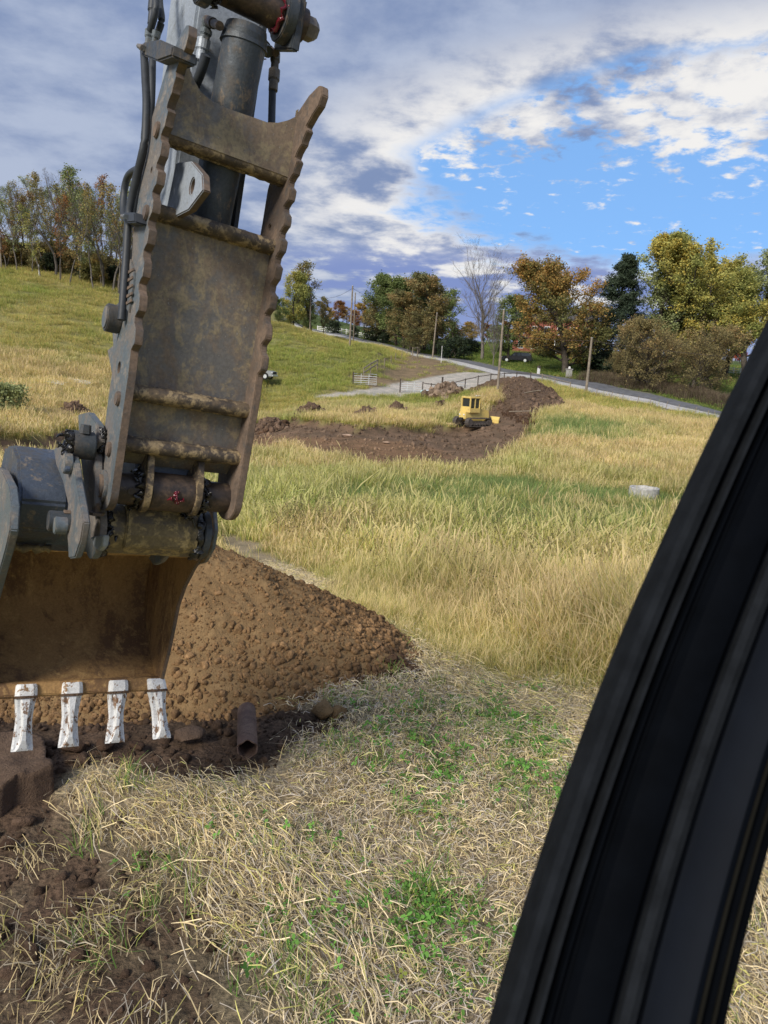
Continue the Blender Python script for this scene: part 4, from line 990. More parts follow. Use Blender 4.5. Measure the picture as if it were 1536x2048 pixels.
# ------------------------------------------------------------------ trees
def tree_mesh(seed, h, spread, clear=.25, nb=16, nleaf=6000, ls=.28, up=.6, r0_=.28, wob=.12, mode='round', sub=(7, 6), leafz=0., twigs=True):
    """trunk with limbs, sub-limbs and twigs as tapered tubes; leaves are small quads round the twigs.
    returns wood (V, F) and leaves (V, F, colour keys)"""
    r = np.random.default_rng(seed); S0 = []; tips = []
    def grow(p, d, L, rad, lvl, key, n):
        pts_ = [p]; d = d / np.linalg.norm(d)
        for i in range(n):
            d = d + r.normal(0, wob, 3) + np.array([0, 0, up * .12 if lvl else 0]); d /= np.linalg.norm(d)
            q = pts_[-1] + d * L / n; ra = rad * (1 - i / n * .7); rb = rad * (1 - (i + 1) / n * .7)
            S0.append((*pts_[-1], *q, ra, rb, lvl)); pts_.append(q)
        return pts_, d
    T, _ = grow(np.zeros(3), np.array([0, 0, 1.]), h * .92, r0_, 0, 0, 9); T = np.array(T)
    for b_ in range(nb):
        f = clear + (1 - clear) * (b_ + r.random()) / nb; f = min(f, .985)
        k = f * (len(T) - 1); i = min(int(k), len(T) - 2); p = T[i] * (1 - k + i) + T[i + 1] * (k - i)
        fr = (f - clear) / (1 - clear)
        if mode == 'round': sp = math.sin(math.pi * min(1, .15 + .85 * fr)) ** .6 * (1 - .25 * fr)
        elif mode == 'vase': sp = .5 + .5 * fr
        elif mode == 'cone': sp = (1 - fr) ** .85 + .05
        else: sp = .35 + .5 * math.sin(math.pi * fr)
        L = spread * sp * r.uniform(.75, 1.15); a = b_ * 2.4 + r.normal(0, .4)
        elv = (up * (.4 + .9 * fr) + r.normal(0, .12)) if mode != 'cone' else -.12 + .35 * fr
        if mode == 'vase': elv = .9 + r.normal(0, .12)
        d = np.array([math.cos(a) * math.cos(elv), math.sin(a) * math.cos(elv), math.sin(elv)])
        rad = r0_ * (1 - f * .75) * .45; P1, _ = grow(p, d, L, rad, 1, b_, 5); key = r.random(); P1 = np.array(P1)
        for c_ in range(sub[0]):
            g = .2 + .8 * (c_ + r.random()) / sub[0]; kk = g * 5; j = min(int(kk), 4); pp = P1[j] * (1 - kk + j) + P1[j + 1] * (kk - j)
            d1 = P1[j + 1] - P1[j]; d1 /= np.linalg.norm(d1) + 1e-9; d2 = d1 * .7 + r.normal(0, .6, 3) + np.array([0, 0, .15 + up * .2 if mode != 'cone' else -.25])
            L2 = L * (1.15 - g * .6) * .5; P2_, _ = grow(pp, d2, L2, rad * (1 - g * .6) * .5, 2, b_, 3); P2_ = np.array(P2_); k2 = key + r.normal(0, .12)
            for e_ in range(sub[1]):
                hh_ = .25 + .75 * (e_ + r.random()) / sub[1]; k3 = hh_ * 3; j3 = min(int(k3), 2); p3 = P2_[j3] * (1 - k3 + j3) + P2_[j3 + 1] * (k3 - j3)
                d3 = (P2_[j3 + 1] - P2_[j3]); d3 = d3 / (np.linalg.norm(d3) + 1e-9) * .6 + r.normal(0, .6, 3) + np.array([0, 0, .1 + .3 * up if mode != 'cone' else -.3]); d3 /= np.linalg.norm(d3)
                L3 = L2 * .45 * r.uniform(.6, 1.2); q3 = p3 + d3 * L3
                if twigs: S0.append((*p3, *q3, rad * .10 + .006, .006, 3))
                tips.append((*p3, *q3, k2, fr))
    S_ = np.array(S0); p = S_[:, :3]; q = S_[:, 3:6]; ra = S_[:, 6]; rb = S_[:, 7]; lv = S_[:, 8]
    d = q - p; d /= np.linalg.norm(d, axis=1)[:, None] + 1e-9; ref = np.where(np.abs(d[:, 2:3]) < .9, [[0, 0, 1.]], [[1., 0, 0]]); a_ = np.cross(d, ref); a_ /= np.linalg.norm(a_, axis=1)[:, None]; b2 = np.cross(d, a_)
    V = []; Fq = []; off = 0
    for big, ks in ((lv < 1, 8), ((lv >= 1) & (lv < 3), 4), (lv >= 3, 3)):
        m_ = np.where(big)[0]
        if not len(m_): continue
        an = np.arange(ks) * 2 * np.pi / ks; ca, sa = np.cos(an), np.sin(an); nn = len(m_)
        ring = lambda c, rr_: c[m_][:, None] + rr_[m_][:, None, None] * (ca[None, :, None] * a_[m_][:, None] + sa[None, :, None] * b2[m_][:, None])
        vv_ = np.concatenate([ring(p, ra), ring(q, rb)], 1).reshape(-1, 3); o_ = off + np.arange(nn)[:, None] * 2 * ks; k = np.arange(ks); k2 = (k + 1) % ks
        f_ = np.stack([o_ + k, o_ + k2, o_ + ks + k2, o_ + ks + k], -1).reshape(-1, 4); V.append(vv_); Fq.append(f_); off += len(vv_)
    wood = (np.concatenate(V), np.concatenate(Fq)); leaves = None
    if nleaf:
        tp = np.array(tips); k = r.integers(0, len(tp), nleaf); t = r.random(nleaf)[:, None] ** .7; c = tp[k, :3] * (1 - t) + tp[k, 3:6] * t + r.normal(0, ls * .9, (nleaf, 3))
        n_ = r.normal(size=(nleaf, 3)) * [1, 1, .8]; n_ /= np.linalg.norm(n_, axis=1)[:, None]; e1 = np.cross(n_, r.normal(size=(nleaf, 3))); e1 /= np.linalg.norm(e1, axis=1)[:, None]; e2 = np.cross(n_, e1)
        s = ls * r.uniform(.5, 1.2, (nleaf, 1)) * .5; asp = r.uniform(.45, .9, (nleaf, 1))
        if mode == 'cone': asp = asp * .45; s = s * 1.5
        LV = np.stack([c - e1 * s, c + e2 * s * asp, c + e1 * s, c - e2 * s * asp], 1).reshape(-1, 3)
        zf = c[:, 2] / h
        ck = np.stack([np.clip(tp[k, 6] * .55 + .3 * zf + r.normal(0, .12, nleaf), 0, 1), np.clip(tp[k, 6] * .5 + r.random(nleaf) * .5, 0, 1), r.random(nleaf)], -1)
        leaves = (LV, np.arange(nleaf * 4).reshape(-1, 4), np.repeat(ck, 4, 0))
    return wood, leaves

def tree_proto(name, leafmat, barkmat, **k):
    w_, l_ = tree_mesh(**k); wm = mesh_np(name + '_trunk', w_[0], w_[1], [barkmat], smooth=True); lm = None
    if l_ is not None: lm = mesh_np(name + '_crown', l_[0], l_[1], [leafmat], {'bc': l_[2]})
    return wm, lm, k['h']

def plant_tree(proto, px, d, h, label, group=None, name='tree', wide=1., rz=None, leafmat=None, cat='tree', dz=-.15):
    wm, lm, h0 = proto; q = on(px, d); t = empty(name, (q[0], q[1], q[2] + dz), RNG.uniform(0, 6.28) if rz is None else rz, label, cat, group)
    s = h / h0; t.scale = (s * wide, s * wide, s); o = obj('trunk', wm, t)
    if lm is not None:
        c = obj('crown', lm, t)
        if leafmat: c.material_slots[0].link = 'OBJECT'; c.material_slots[0].material = leafmat
    return t

LF = dict(oak=m_leaf('oak_leaf', (.13, .135, .045), (.44, .24, .07), (.24, .20, .06)), maple=m_leaf('maple_leaf', (.24, .26, .075), (.44, .41, .12), (.50, .38, .08)),
          green=m_leaf('green_leaf', (.11, .15, .05), (.20, .24, .08)), olive=m_leaf('olive_leaf', (.14, .14, .06), (.25, .21, .09), (.28, .18, .07)),
          pale=m_leaf('pale_leaf', (.22, .25, .11), (.33, .36, .16)), scrub=m_leaf('scrub_leaf', (.19, .16, .07), (.32, .26, .11), (.33, .21, .09)),
          spruce=m_leaf('spruce_needle', (.035, .055, .034), (.07, .095, .055)), dark=m_leaf('shrub_leaf', (.02, .035, .018), (.045, .06, .03)),
          red=m_leaf('red_leaf', (.38, .07, .04), (.55, .14, .08)), gold=m_leaf('gold_leaf', (.28, .20, .05), (.42, .27, .06)), rust=m_leaf('rust_leaf', (.20, .09, .035), (.30, .15, .05)),
          wood=m_leaf('woodland_leaf', (.17, .17, .06), (.33, .26, .09), (.36, .22, .08)))
bk, bp = M['bark'], M['bark_pale']
bw = m_simple('woodland_bark', (.13, .115, .10), .9, scale=3, var=.35)
PR = {}
for i in range(6): PR['w%d' % i] = tree_proto('woodland_tree', LF['wood'], bw, seed=200 + i, h=17, spread=3.6, clear=.26, nb=15, nleaf=1500, ls=.27, up=1.0, r0_=.14, wob=.13, mode='tall', sub=(6, 5))
for i in range(3): PR['b%d' % i] = tree_proto('bare_tree', None, bw, seed=220 + i, h=18, spread=5.0, clear=.3, nb=13, nleaf=0, up=1.0, r0_=.22, wob=.12, mode='tall', sub=(7, 7))
PR['oak'] = tree_proto('oak_tree', LF['oak'], bk, seed=31, h=20, spread=9.5, clear=.07, nb=36, nleaf=52000, ls=.33, up=.55, r0_=.55, mode='round', sub=(9, 6))
PR['maple'] = tree_proto('maple_tree', LF['maple'], bk, seed=32, h=23, spread=8.0, clear=.08, nb=38, nleaf=60000, ls=.28, up=.95, r0_=.5, mode='round', sub=(9, 6))
PR['maple2'] = tree_proto('maple_tree', LF['maple'], bk, seed=33, h=22, spread=6.5, clear=.18, nb=32, nleaf=36000, ls=.27, up=.95, r0_=.42, mode='round', sub=(8, 6))
PR['loose'] = tree_proto('loose_tree', LF['pale'], bk, seed=34, h=22, spread=5.5, clear=.15, nb=24, nleaf=12000, ls=.32, up=.95, r0_=.32, mode='tall', sub=(7, 6))
PR['spruce'] = tree_proto('spruce_tree', LF['spruce'], bk, seed=35, h=23, spread=5.6, clear=.03, nb=75, nleaf=48000, ls=.28, up=0., r0_=.35, wob=.06, mode='cone', sub=(9, 4))
PR['med'] = tree_proto('field_tree', LF['green'], bk, seed=36, h=14, spread=5.0, clear=.12, nb=24, nleaf=15000, ls=.28, up=.7, r0_=.24, mode='round', sub=(7, 6))
PR['med2'] = tree_proto('field_tree', LF['olive'], bk, seed=37, h=14, spread=5.2, clear=.08, nb=26, nleaf=16000, ls=.27, up=.75, r0_=.22, mode='round', sub=(7, 6))
PR['thin'] = tree_proto('thin_tree', LF['green'], bk, seed=38, h=15, spread=3.6, clear=.25, nb=16, nleaf=3200, ls=.32, up=.9, r0_=.2, mode='tall', sub=(6, 6))
PR['bare'] = tree_proto('bare_tree', None, bp, seed=39, h=20, spread=13, clear=.16, nb=26, nleaf=0, up=1.1, r0_=.42, wob=.1, mode='vase', sub=(9, 9))
PR['scrub'] = tree_proto('scrub_tree', LF['scrub'], bk, seed=40, h=12, spread=7.0, clear=.05, nb=34, nleaf=22000, ls=.21, up=.5, r0_=.24, wob=.2, mode='round', sub=(8, 7))
PR['shrub'] = tree_proto('shrub', LF['dark'], bk, seed=41, h=3, spread=1.7, clear=.03, nb=18, nleaf=3600, ls=.22, up=.5, r0_=.06, mode='round', sub=(6, 5))

def T(p, px, d, top, label, **k):
    """height from the photo row of the top at that distance"""
    q = on(px, d); lo, hi = 1., 45.
    for _ in range(30):
        mid = (lo + hi) / 2; v = np.array([q[0], q[1], q[2] + mid]) - CAM; y = CY - F * (v @ cu) / (v @ f0)
        if y > top: lo = mid
        else: hi = mid
    return plant_tree(PR[p], px, d, lo, label, **k)
T('oak', 1130, 122, 505, 'broad oak with orange brown leaves in front of the brick house', name='oak_tree', rz=.5, wide=1.12)
T('spruce', 1247, 128, 486, 'dark spruce with ragged top right of the orange oak', name='spruce_tree', wide=1.35)
T('loose', 1308, 130, 468, 'tall thin pale leaved tree just right of the spruce', name='tall_tree', wide=1.45)
T('maple', 1402, 132, 452, 'largest yellow green maple, tallest crown on the right', name='maple_tree', wide=1.3)
T('maple2', 1492, 128, 474, 'yellow green maple at the right edge with dark forked limbs', name='maple_tree', wide=1.3)
T('maple2', 1560, 126, 480, 'maple half outside the right edge of the view', name='maple_tree')
T('maple2', 1345, 142, 520, 'smaller maple filling the gap behind the tall thin tree', name='maple_tree', leafmat=LF['pale'], wide=1.5)
T('scrub', 1290, 106, 622, 'brown leaved scrubby tree nearest the spruce by the road', name='scrub_tree', group='scrub trees by the road', rz=.4)
T('scrub', 1382, 103, 628, 'brown leaved scrubby tree right of its neighbour, forked trunk', name='scrub_tree', group='scrub trees by the road', rz=2.6)
T('loose', 1352, 140, 500, 'pale leaved tree filling the gap before the largest maple', name='tall_tree', wide=1.7)
T('maple2', 1448, 138, 478, 'pale maple between the largest maple and the edge maple', name='maple_tree', leafmat=LF['pale'], wide=1.4)
T('scrub', 1335, 108, 655, 'lower brown scrub between the two scrubby trees', name='scrub_tree', group='scrub trees by the road', rz=4.)
T('scrub', 1430, 112, 680, 'low brown scrub bush trailing to the lawn on the right', name='scrub_tree', group='scrub trees by the road', rz=5.)
T('scrub', 1238, 112, 690, 'low scrub beneath the spruce beside the stout pole', name='scrub_tree', group='scrub trees by the road', rz=1.)
T('bare', 962, 140, 548, 'tall leafless tree with fine fan of twigs above the lawn', name='bare_tree')
T('med', 1012, 138, 588, 'green crowned tree on dark curved trunks left of the oak', name='lawn_tree', wide=1.3)
T('thin', 908, 145, 570, 'slim sparse tree left of the tall leafless tree', name='lawn_tree')
T('bare', 985, 128, 630, 'small leafless tree under the green crowned tree', name='bare_tree', wide=.6)
for i, (px, d, top, p, lab) in enumerate([(748, 172, 547, 'thin', 'leftmost tree of the roadside clump, sparse leaves and dark trunk'), (762, 168, 572, 'med2', 'olive tree between the sparse leftmost tree and the green one'), (805, 160, 562, 'med', 'green tree behind the low olive tree in the roadside clump'), (790, 165, 555, 'med', 'green tree second from the left in the roadside clump'), (818, 152, 585, 'med2', 'low olive tree at the front of the roadside clump'), (845, 158, 556, 'med', 'tallest green tree in the roadside clump'), (868, 150, 552, 'med2', 'olive tree at the right end of the roadside clump'), (835, 146, 610, 'med2', 'small olive tree by the bend in front of the clump')]):
    T(p, px, d, top - 8, lab, group='trees in the roadside clump', name='roadside_tree', wide=1.35)
for px, d, top, p, lm, lab in [(583, 150, 540, 'med', 'maple', 'yellow green tree close behind the thumb edge'), (622, 152, 514, 'thin', 'olive', 'tall olive tree right of the yellow green one'), (605, 158, 560, 'med', 'green', 'bushy green tree filling in behind the tall olive one'), (645, 165, 590, 'thin', 'olive', 'thin tree standing right of the tall olive one'), (560, 140, 590, 'med', 'green', 'green tree mostly hidden by the thumb edge')]:
    T(p, px, d, top, lab, group='trees right of the thumb', name='hillside_tree', leafmat=LF[lm])
for px, d, w_, hh, lab in [(668, 182, 1.2, 3.2, 'dark shrub by the white fence, leftmost of four'), (707, 176, 1., 2.7, 'small dark shrub behind the tall slim pole'), (738, 170, 1.5, 3.4, 'broad dark shrub at the middle of the white fence'), (765, 165, 1.2, 2.6, 'low dark shrub right of the broad one'), (897, 138, 1.5, 4.2, 'large round dark shrub beside the road bend'), (1090, 152, 1.7, 2.3, 'low shrub in front of the brick house'), (940, 158, 1.6, 3, 'shrub at the edge of the lawn under the leafless tree'), (1200, 124, 2.2, 3.5, 'dark shrub beneath the spruce, left side'), (1262, 118, 2.2, 3.6, 'dark shrub beneath the spruce, right side')]:
    plant_tree(PR['shrub'], px, d, hh, lab, 'dark garden shrubs', 'shrub', wide=w_, cat='shrub')
T('med', 1476, 215, 690, 'bright red autumn tree far off behind the short white fence', name='red_tree', wide=1.5, leafmat=LF['red'])
# far trees beyond the road fence
for i, (px, top, lm) in enumerate([(655, 612, 'gold'), (672, 600, 'rust'), (690, 606, 'gold'), (708, 618, 'rust'), (724, 604, 'gold'), (738, 622, 'gold'), (762, 628, 'rust'), (905, 640, 'rust'), (940, 640, 'gold'), (975, 645, 'rust'), (870, 640, 'gold'), (1010, 640, 'rust'), (640, 600, 'olive')]):
    T('med' if i % 2 else 'med2', px, 235 + 12 * (i % 3), top, dict(gold='golden', rust='rusty orange', olive='olive')[lm] + ' autumn tree in the far hedge, ' + ('left of the tall slim pole' if px < 695 else 'right of the tall slim pole' if px < 800 else 'behind the roadside clump'), group='far autumn trees', name='autumn_tree', wide=1.4, leafmat=LF[lm])
for i, px in enumerate(range(-120, 1760, 42)):
    T(('med', 'med2', 'maple2')[i % 3], px + RNG.uniform(-12, 12), RNG.uniform(290, 350), 660 + RNG.uniform(-22, 14) + (max(0, px - 900) * .055), ('dull olive', 'tawny', 'green', 'dark')[i % 4] + ' tree in the distant belt beyond the ' + ('hill crest' if px < 650 else 'road fence' if px < 1000 else 'lawns'), group='distant tree belt', name='distant_tree', wide=2.0, leafmat=LF[('olive', 'wood', 'green', 'dark')[i % 4]])
# roadside bank growth right
def bank_strip():
    n = 1500; a = np.array([on(1190, 112), on(1290, 107), on(1370, 103), on(1470, 96), on(1600, 90)]); s = RNG.random(n) * 3.999; k = s.astype(int); f_ = (s - k)[:, None]
    P_ = a[k] * (1 - f_) + a[k + 1] * f_; P_[:, 0] += RNG.normal(0, 1.1, n); P_[:, 1] += RNG.normal(0, 1.6, n); P_[:, 2] = H(P_[:, 0], P_[:, 1]); return P_
P_ = bank_strip(); n_ = len(P_)
source('brown_weed_source', [blades(70, .9, .4, .035, .35, .6, [((.20, .15, .10), 4), ((.13, .10, .07), 3), ((.30, .24, .15), 1), ((.13, .15, .05), 1)], 3, 130 + s) for s in range(4)], M['grass'])
scatter('roadside_weeds', 'brown_weed_source', P_, np.stack([RNG.normal(0, .1, n_), RNG.normal(0, .1, n_), RNG.uniform(0, 6.3, n_)], -1), np.ones((n_, 3)) * RNG.uniform(.8, 1.4, (n_, 1)), np.ones((n_, 3)), label='brown dead brush covering the bank above the road', cat='brush')
# hilltop wood on the left
wl = ['slender half bare tree in the hilltop wood, thin orange leaves', 'bare grey tree in the hilltop wood']
k = 0
for row, (d, n_, o_) in enumerate(((112, 44, 0), (121, 40, 5), (132, 38, 2), (143, 30, 7))):
    for i in range(n_):
        px = -190 + i * (640 / n_) + RNG.uniform(-9, 9) + o_
        bare = RNG.random() < .22; p = 'b%d' % (k % 3) if bare else 'w%d' % (k % 6); k += 1
        top = 365 + 28 * math.sin(px * .021 + 1) + RNG.uniform(-32, 38) + max(0, px - 120) * .25
        lk = ('wood', 'olive', 'wood', 'green', 'maple', 'rust', 'pale')[int(RNG.integers(0, 7))]; wd_ = dict(wood='tawny', olive='dull olive', rust='rusty brown', pale='pale green', green='green', maple='yellow green')[lk]; rw = ('front edge', 'second row', 'deeper rows', 'deeper rows')[row]
        T(p, px, d + RNG.uniform(-3, 3), top, f'leafless grey tree in the {rw} of the hilltop wood' if bare else f'slender tree with sparse {wd_} leaves in the {rw} of the hilltop wood', group='bare trees of the hilltop wood' if bare else 'leafy trees of the hilltop wood', name='woodland_tree', wide=RNG.uniform(.8, 1.25), leafmat=None if bare else LF[lk])
for i, px in enumerate(range(-180, 330, 16)):
    plant_tree(PR['shrub'], px + RNG.uniform(-6, 6), 116 + RNG.uniform(-3, 4), RNG.uniform(2.2, 4.5), 'undergrowth bush at the foot of the hilltop wood', 'undergrowth bushes of the hilltop wood', 'undergrowth_bush', wide=1.2, cat='bush', leafmat=LF[('olive', 'scrub', 'dark', 'wood')[i % 4]])
plant_tree(PR['shrub'], 8, 48, 2.4, 'leafy green bush in the meadow at the left edge', None, 'meadow_bush', wide=1.3, cat='bush', leafmat=LF['pale'])
for i, (px, d) in enumerate([(85, 111), (128, 111.5), (205, 113), (238, 114)]):
    q = on(px, d); stick('fence_stake', q + (0, 0, -.2), q + (0, 0, 1.5), .06, M['white'] if i == 0 else M['wood_post'], 'white stake at the edge of the hilltop wood' if i == 0 else 'thin grey fence stake before the hilltop wood', 'stake', 'stakes along the wood')

# dark seeded weeds standing above the tall grass
def weed(seed):
    r = np.random.default_rng(seed); b = []; Fq = []; V = []; C_ = []
    def ribbon(p, q, w_, c):
        s = np.cross(q - p, r.normal(size=3)); s = s / (np.linalg.norm(s) + 1e-9) * w_ / 2; o_ = len(V); V.extend([p - s, p + s, q + s * .6, q - s * .6]); Fq.append((o_, o_ + 1, o_ + 2, o_ + 3)); C_.extend([c] * 4)
    p = np.zeros(3); d = np.array([r.normal(0, .1), r.normal(0, .1), 1.]); st = np.array([.16, .12, .06])
    for i in range(6):
        q = p + d * .17; ribbon(p, q, .008, st); 
        if i > 1:
            for _ in range(3):
                e = q + np.array([r.normal(0, .1), r.normal(0, .1), r.uniform(.03, .14)]); ribbon(q, e, .005, st)
                s = .012; n1, n2 = r.normal(size=3), r.normal(size=3); n1 /= np.linalg.norm(n1); n2 /= np.linalg.norm(n2)
                for n in (n1, n2):
                    o_ = len(V); a_ = np.cross(n, [.3, .5, .7]); a_ /= np.linalg.norm(a_); c2 = np.cross(n, a_); V.extend([e - a_ * s, e - c2 * s, e + a_ * s, e + c2 * s]); Fq.append((o_, o_ + 1, o_ + 2, o_ + 3)); C_.extend([np.array([.05, .035, .025])] * 4)
        p = q; d = d + r.normal(0, .12, 3) * [1, 1, 0]
    return np.array(V), np.array(Fq), np.array(C_)
source('seed_weed_source', [weed(s) for s in range(6)], M['grass'])
Pw = []
for px, py, sp, n_ in ((540, 1090, .9, 60), (640, 1070, 1.2, 60), (820, 1080, 1.6, 30), (1040, 1110, 1.4, 60), (900, 1150, 2., 40), (1150, 1180, 1.2, 25), (480, 1130, .4, 20)):
    c = hit(px, py); Pw.append(np.stack([c[0] + RNG.normal(0, sp, n_), c[1] + RNG.normal(0, sp, n_)], -1))
Pw = np.concatenate(Pw); n_ = len(Pw); z = H(Pw[:, 0], Pw[:, 1]); kp = (sdist(Pw[:, 0], Pw[:, 1], R_MOW) < -.2) & (np.hypot(Pw[:, 0] - HEAP[0], Pw[:, 1] - HEAP[1]) > 2.2)
Pw = np.column_stack([Pw, z])[kp]; n_ = len(Pw)
scatter('seed_weeds', 'seed_weed_source', Pw, np.stack([RNG.normal(0, .12, n_), RNG.normal(0, .12, n_), RNG.uniform(0, 6.3, n_)], -1), np.ones((n_, 3)) * RNG.uniform(.75, 1.1, (n_, 1)), np.ones((n_, 3)), label='dark seeded weed stalks standing in the golden grass', cat='weeds')

# ------------------------------------------------------------------ the excavator: arm, thumb, bucket, cab post
# its own axes: AR across the arm (away to the right), AF forward along the machine, AU up
Rc = np.array([2212, -216, 1480.]); Rc /= np.linalg.norm(Rc); AR = Rc[0] * cr + Rc[1] * cu + Rc[2] * f0
zz = np.array([0, 0, 1.]); AU = zz - (zz @ AR) * AR; AU /= np.linalg.norm(AU); AF = np.cross(AU, AR)
AO = at(205, 970, 3.0)
def arm(f, u, r): return AO + f * AF + u * AU + r * AR
def Q(px, py, r):
    """where the sight line meets the machine's own plane r"""
    d = ray(px, py); t = ((AO + r * AR - CAM) @ AR) / (d @ AR); p = CAM + d * t; return np.array([(p - AO) @ AF, (p - AO) @ AU])
EX = empty('excavator', (0, 0, 0), 0, 'muddy grey excavator arm with thumb and toothed bucket, seen past its own dark cab post', 'excavator')
M['plate'] = m_worn('grey_plate', (.15, .175, .19), (.215, .19, .17), (.30, .265, .225), (.42, .58), (.53, .67), 4.2, .5, .35)
M['edge'] = m_worn('rusty_edge', (.14, .105, .082), (.21, .15, .11), (.115, .10, .09), (.42, .6), (.5, .68), 6, .6, .15)
M['webmat'] = m_worn('thumb_face', (.20, .19, .18), (.27, .205, .15), (.38, .31, .20), (.40, .62), (.47, .65), 3.6, .55, .2, streak=(1.3, 1.3, .8), fine=22)
M['bar'] = m_worn('round_bar', (.085, .068, .055), (.17, .125, .08), (.40, .30, .17), (.42, .60), (.46, .60), 7, .5, .2)
M['pinm'] = m_worn('greasy_pin', (.06, .048, .042), (.13, .09, .065), (.22, .17, .10), (.45, .62), (.60, .72), 6, .35, .35)
M['cyl'] = m_worn('cylinder_paint', (.065, .075, .085), (.11, .10, .09), (.22, .17, .12), (.46, .64), (.55, .70), 4, .42, .3, streak=(2.2, 2.2, .5))
M['stick'] = m_worn('stick_paint', (.36, .40, .45), (.27, .30, .33), (.20, .18, .16), (.5, .7), (.66, .76), 3, .42, .2)
M['goldmud'] = m_worn('mud_caked_boss', (.13, .105, .07), (.22, .17, .09), (.42, .32, .15), (.42, .58), (.50, .60), 6, .42, .15)
M['bucketin'] = m_worn('bucket_inside', (.42, .25, .10), (.20, .115, .06), (.54, .34, .14), (.44, .62), (.50, .68), 2.6, .75, .05, streak=(1.6, 1.6, .55), fine=30, bs=.7)
M['bucketout'] = m_worn('bucket_outside', (.085, .105, .14), (.11, .105, .10), (.25, .21, .17), (.5, .68), (.57, .68), 4.2, .38, .3, bs=.5)
M['grease'] = m_simple('black_grease', (.012, .011, .011), .18, scale=20, bump=.6, bd=.01, spec=.7)
M['redgrease'] = m_simple('red_grease', (.14, .008, .02), .12, scale=20, bump=.5, spec=.8)
M['hose'] = m_simple('hose_rubber', (.035, .04, .048), .55, scale=8)
M['toothpaint'] = m_worn('tooth_paint', (.72, .73, .74), (.66, .67, .68), (.20, .105, .05), (.5, .7), (.55, .575), 7, .45, .0, streak=(2.4, 2.4, .9), fine=34, bs=.2)
M['adapter'] = m_worn('adapter_paint', (.78, .78, .77), (.70, .70, .68), (.26, .145, .06), (.5, .7), (.56, .60), 8, .4, 0, fine=30, bs=.3)

def xb(b, name, mat, parent=EX, bevel=0, smooth=None, mat2=None, cut=.9):
    o = b.build(name, mat, None, bevel, smooth); me = o.data; o.parent = parent
    if mat2:
        me.materials.append(mat2); A3 = Vector(AR)
        for p in me.polygons:
            if abs(p.normal.dot(A3)) < cut: p.material_index = 1
    return o
def afn(x, y, z): return tuple(arm(x, y, z))
def plate(name, poly_, r0_, r1_, mat, parent=EX, holes=(), bevel=.004, mat2=None):
    b = B(); b.prism([tuple(p) for p in poly_], r0_, r1_, afn, holes); return xb(b, name, mat, parent, bevel, .5, mat2)
def px_plate(name, pix, r0_, r1_, mat, parent=EX, bevel=.004, mat2=None): return plate(name, [Q(x, y, r0_) for x, y in pix], r0_, r1_, mat, parent, (), bevel, mat2)
def atube(pts_, r, seg=20, caps=True, b=None):
    b = b or B(); return b.tube([arm(*p) for p in pts_], r, seg, caps)
def ahole(f, u, r, k=18, e=1.): return [(f + r * math.cos(a), u + e * r * math.sin(a)) for a in np.linspace(0, 2 * math.pi, k, endpoint=False)]
def roughen(o, amp, sc, sub=0):
    me = o.data; bm = bmesh.new(); bm.from_mesh(me)
    for _ in range(sub): bmesh.ops.subdivide_edges(bm, edges=bm.edges[:], cuts=1, use_grid_fill=True)
    v_ = np.array([v.co[:] for v in bm.verts]); bm.normal_update(); n1 = fbm(v_[:, 0] * sc + v_[:, 2] * sc * .7, v_[:, 1] * sc - v_[:, 2] * sc, 4, 5)
    for v, k in zip(bm.verts, n1): v.co += v.normal * amp * float(k)
    bm.to_mesh(me); bm.free(); return o
def grease_ring(f, u, r, rad_, name='grease_ring', n=34, parent=EX, w=.012, mat='grease', seed=0):
    rg = np.random.default_rng(seed); b = B(); P_ = []
    for k in range(n + 1):
        a = 2 * math.pi * k / n; rr_ = rad_ * (1 + rg.normal(0, .05)); P_.append(arm(f + rr_ * math.cos(a), u + rr_ * math.sin(a), r + rg.normal(0, .008)))
    b.tube(P_, [w * rg.uniform(.6, 1.7) for _ in P_], 8)
    for _ in range(16):
        a = rg.uniform(0, 6.28); rr_ = rad_ * rg.uniform(.98, 1.2); c = arm(f + rr_ * math.cos(a), u + rr_ * math.sin(a), r + rg.normal(0, .015)); d = rg.normal(0, .009, 3); b.tube([c, c + d, c + d * 1.6 + rg.normal(0, .004, 3)], [w * .7, w * .5, w * .15], 6)
    return xb(b, name, M[mat], parent, smooth=1.2)

# ---- stick and cylinder
ST = plate('stick', [(.07, 3.4), (.06, 1.2), (.05, .5), (.05, -.05), (.09, -.26), (.2, -.29), (.27, -.17), (.28, .3), (.42, 1.2), (.50, 2.0), (.55, 3.4)], .135, .415, M['stick'], bevel=.012)
plate('stick_lug', [Q(x, y, .10) for x, y in ((352, 325), (382, 322), (404, 348), (406, 380), (376, 420), (352, 432), (330, 430))], .10, .13, M['stick'], ST, [ahole(*Q(384, 372, .10), .028)], .004, M['edge'])
b = B(); b.prism([(.072, 2.2), (.02, 2.16), (.02, 1.0), (.07, .95)], .395, .413, afn); xb(b, 'edge_strip', M['cyl'], ST)
CY_ = EX
c0, c1 = (-.135, 1.84), (.03, .92)
cylo = xb(atube([(c0[0], c0[1] - .03, .28), (c1[0], c1[1], .28)], .083, 40), 'stick_cylinder', M['cyl'], smooth=.7)
xb(atube([(c0[0] + .004, c0[1] - .005, .28), (c0[0] + .012, c0[1] - .07, .28)], [.078, .092], 32), 'end_cap', M['cyl'], cylo, smooth=.7)
xb(atube([(c0[0] - .01, 1.93, .02), (c0[0] - .01, 1.93, .50)], .062, 28), 'cylinder_pin', M['pinm'], smooth=.7)
for r_ in (.10, .42): xb(atube([(c0[0] - .01, 1.93, r_ - .022), (c0[0] - .01, 1.93, r_ + .022)], .095, 28), 'pin_collar', M['cyl'], smooth=.7, bevel=.004)
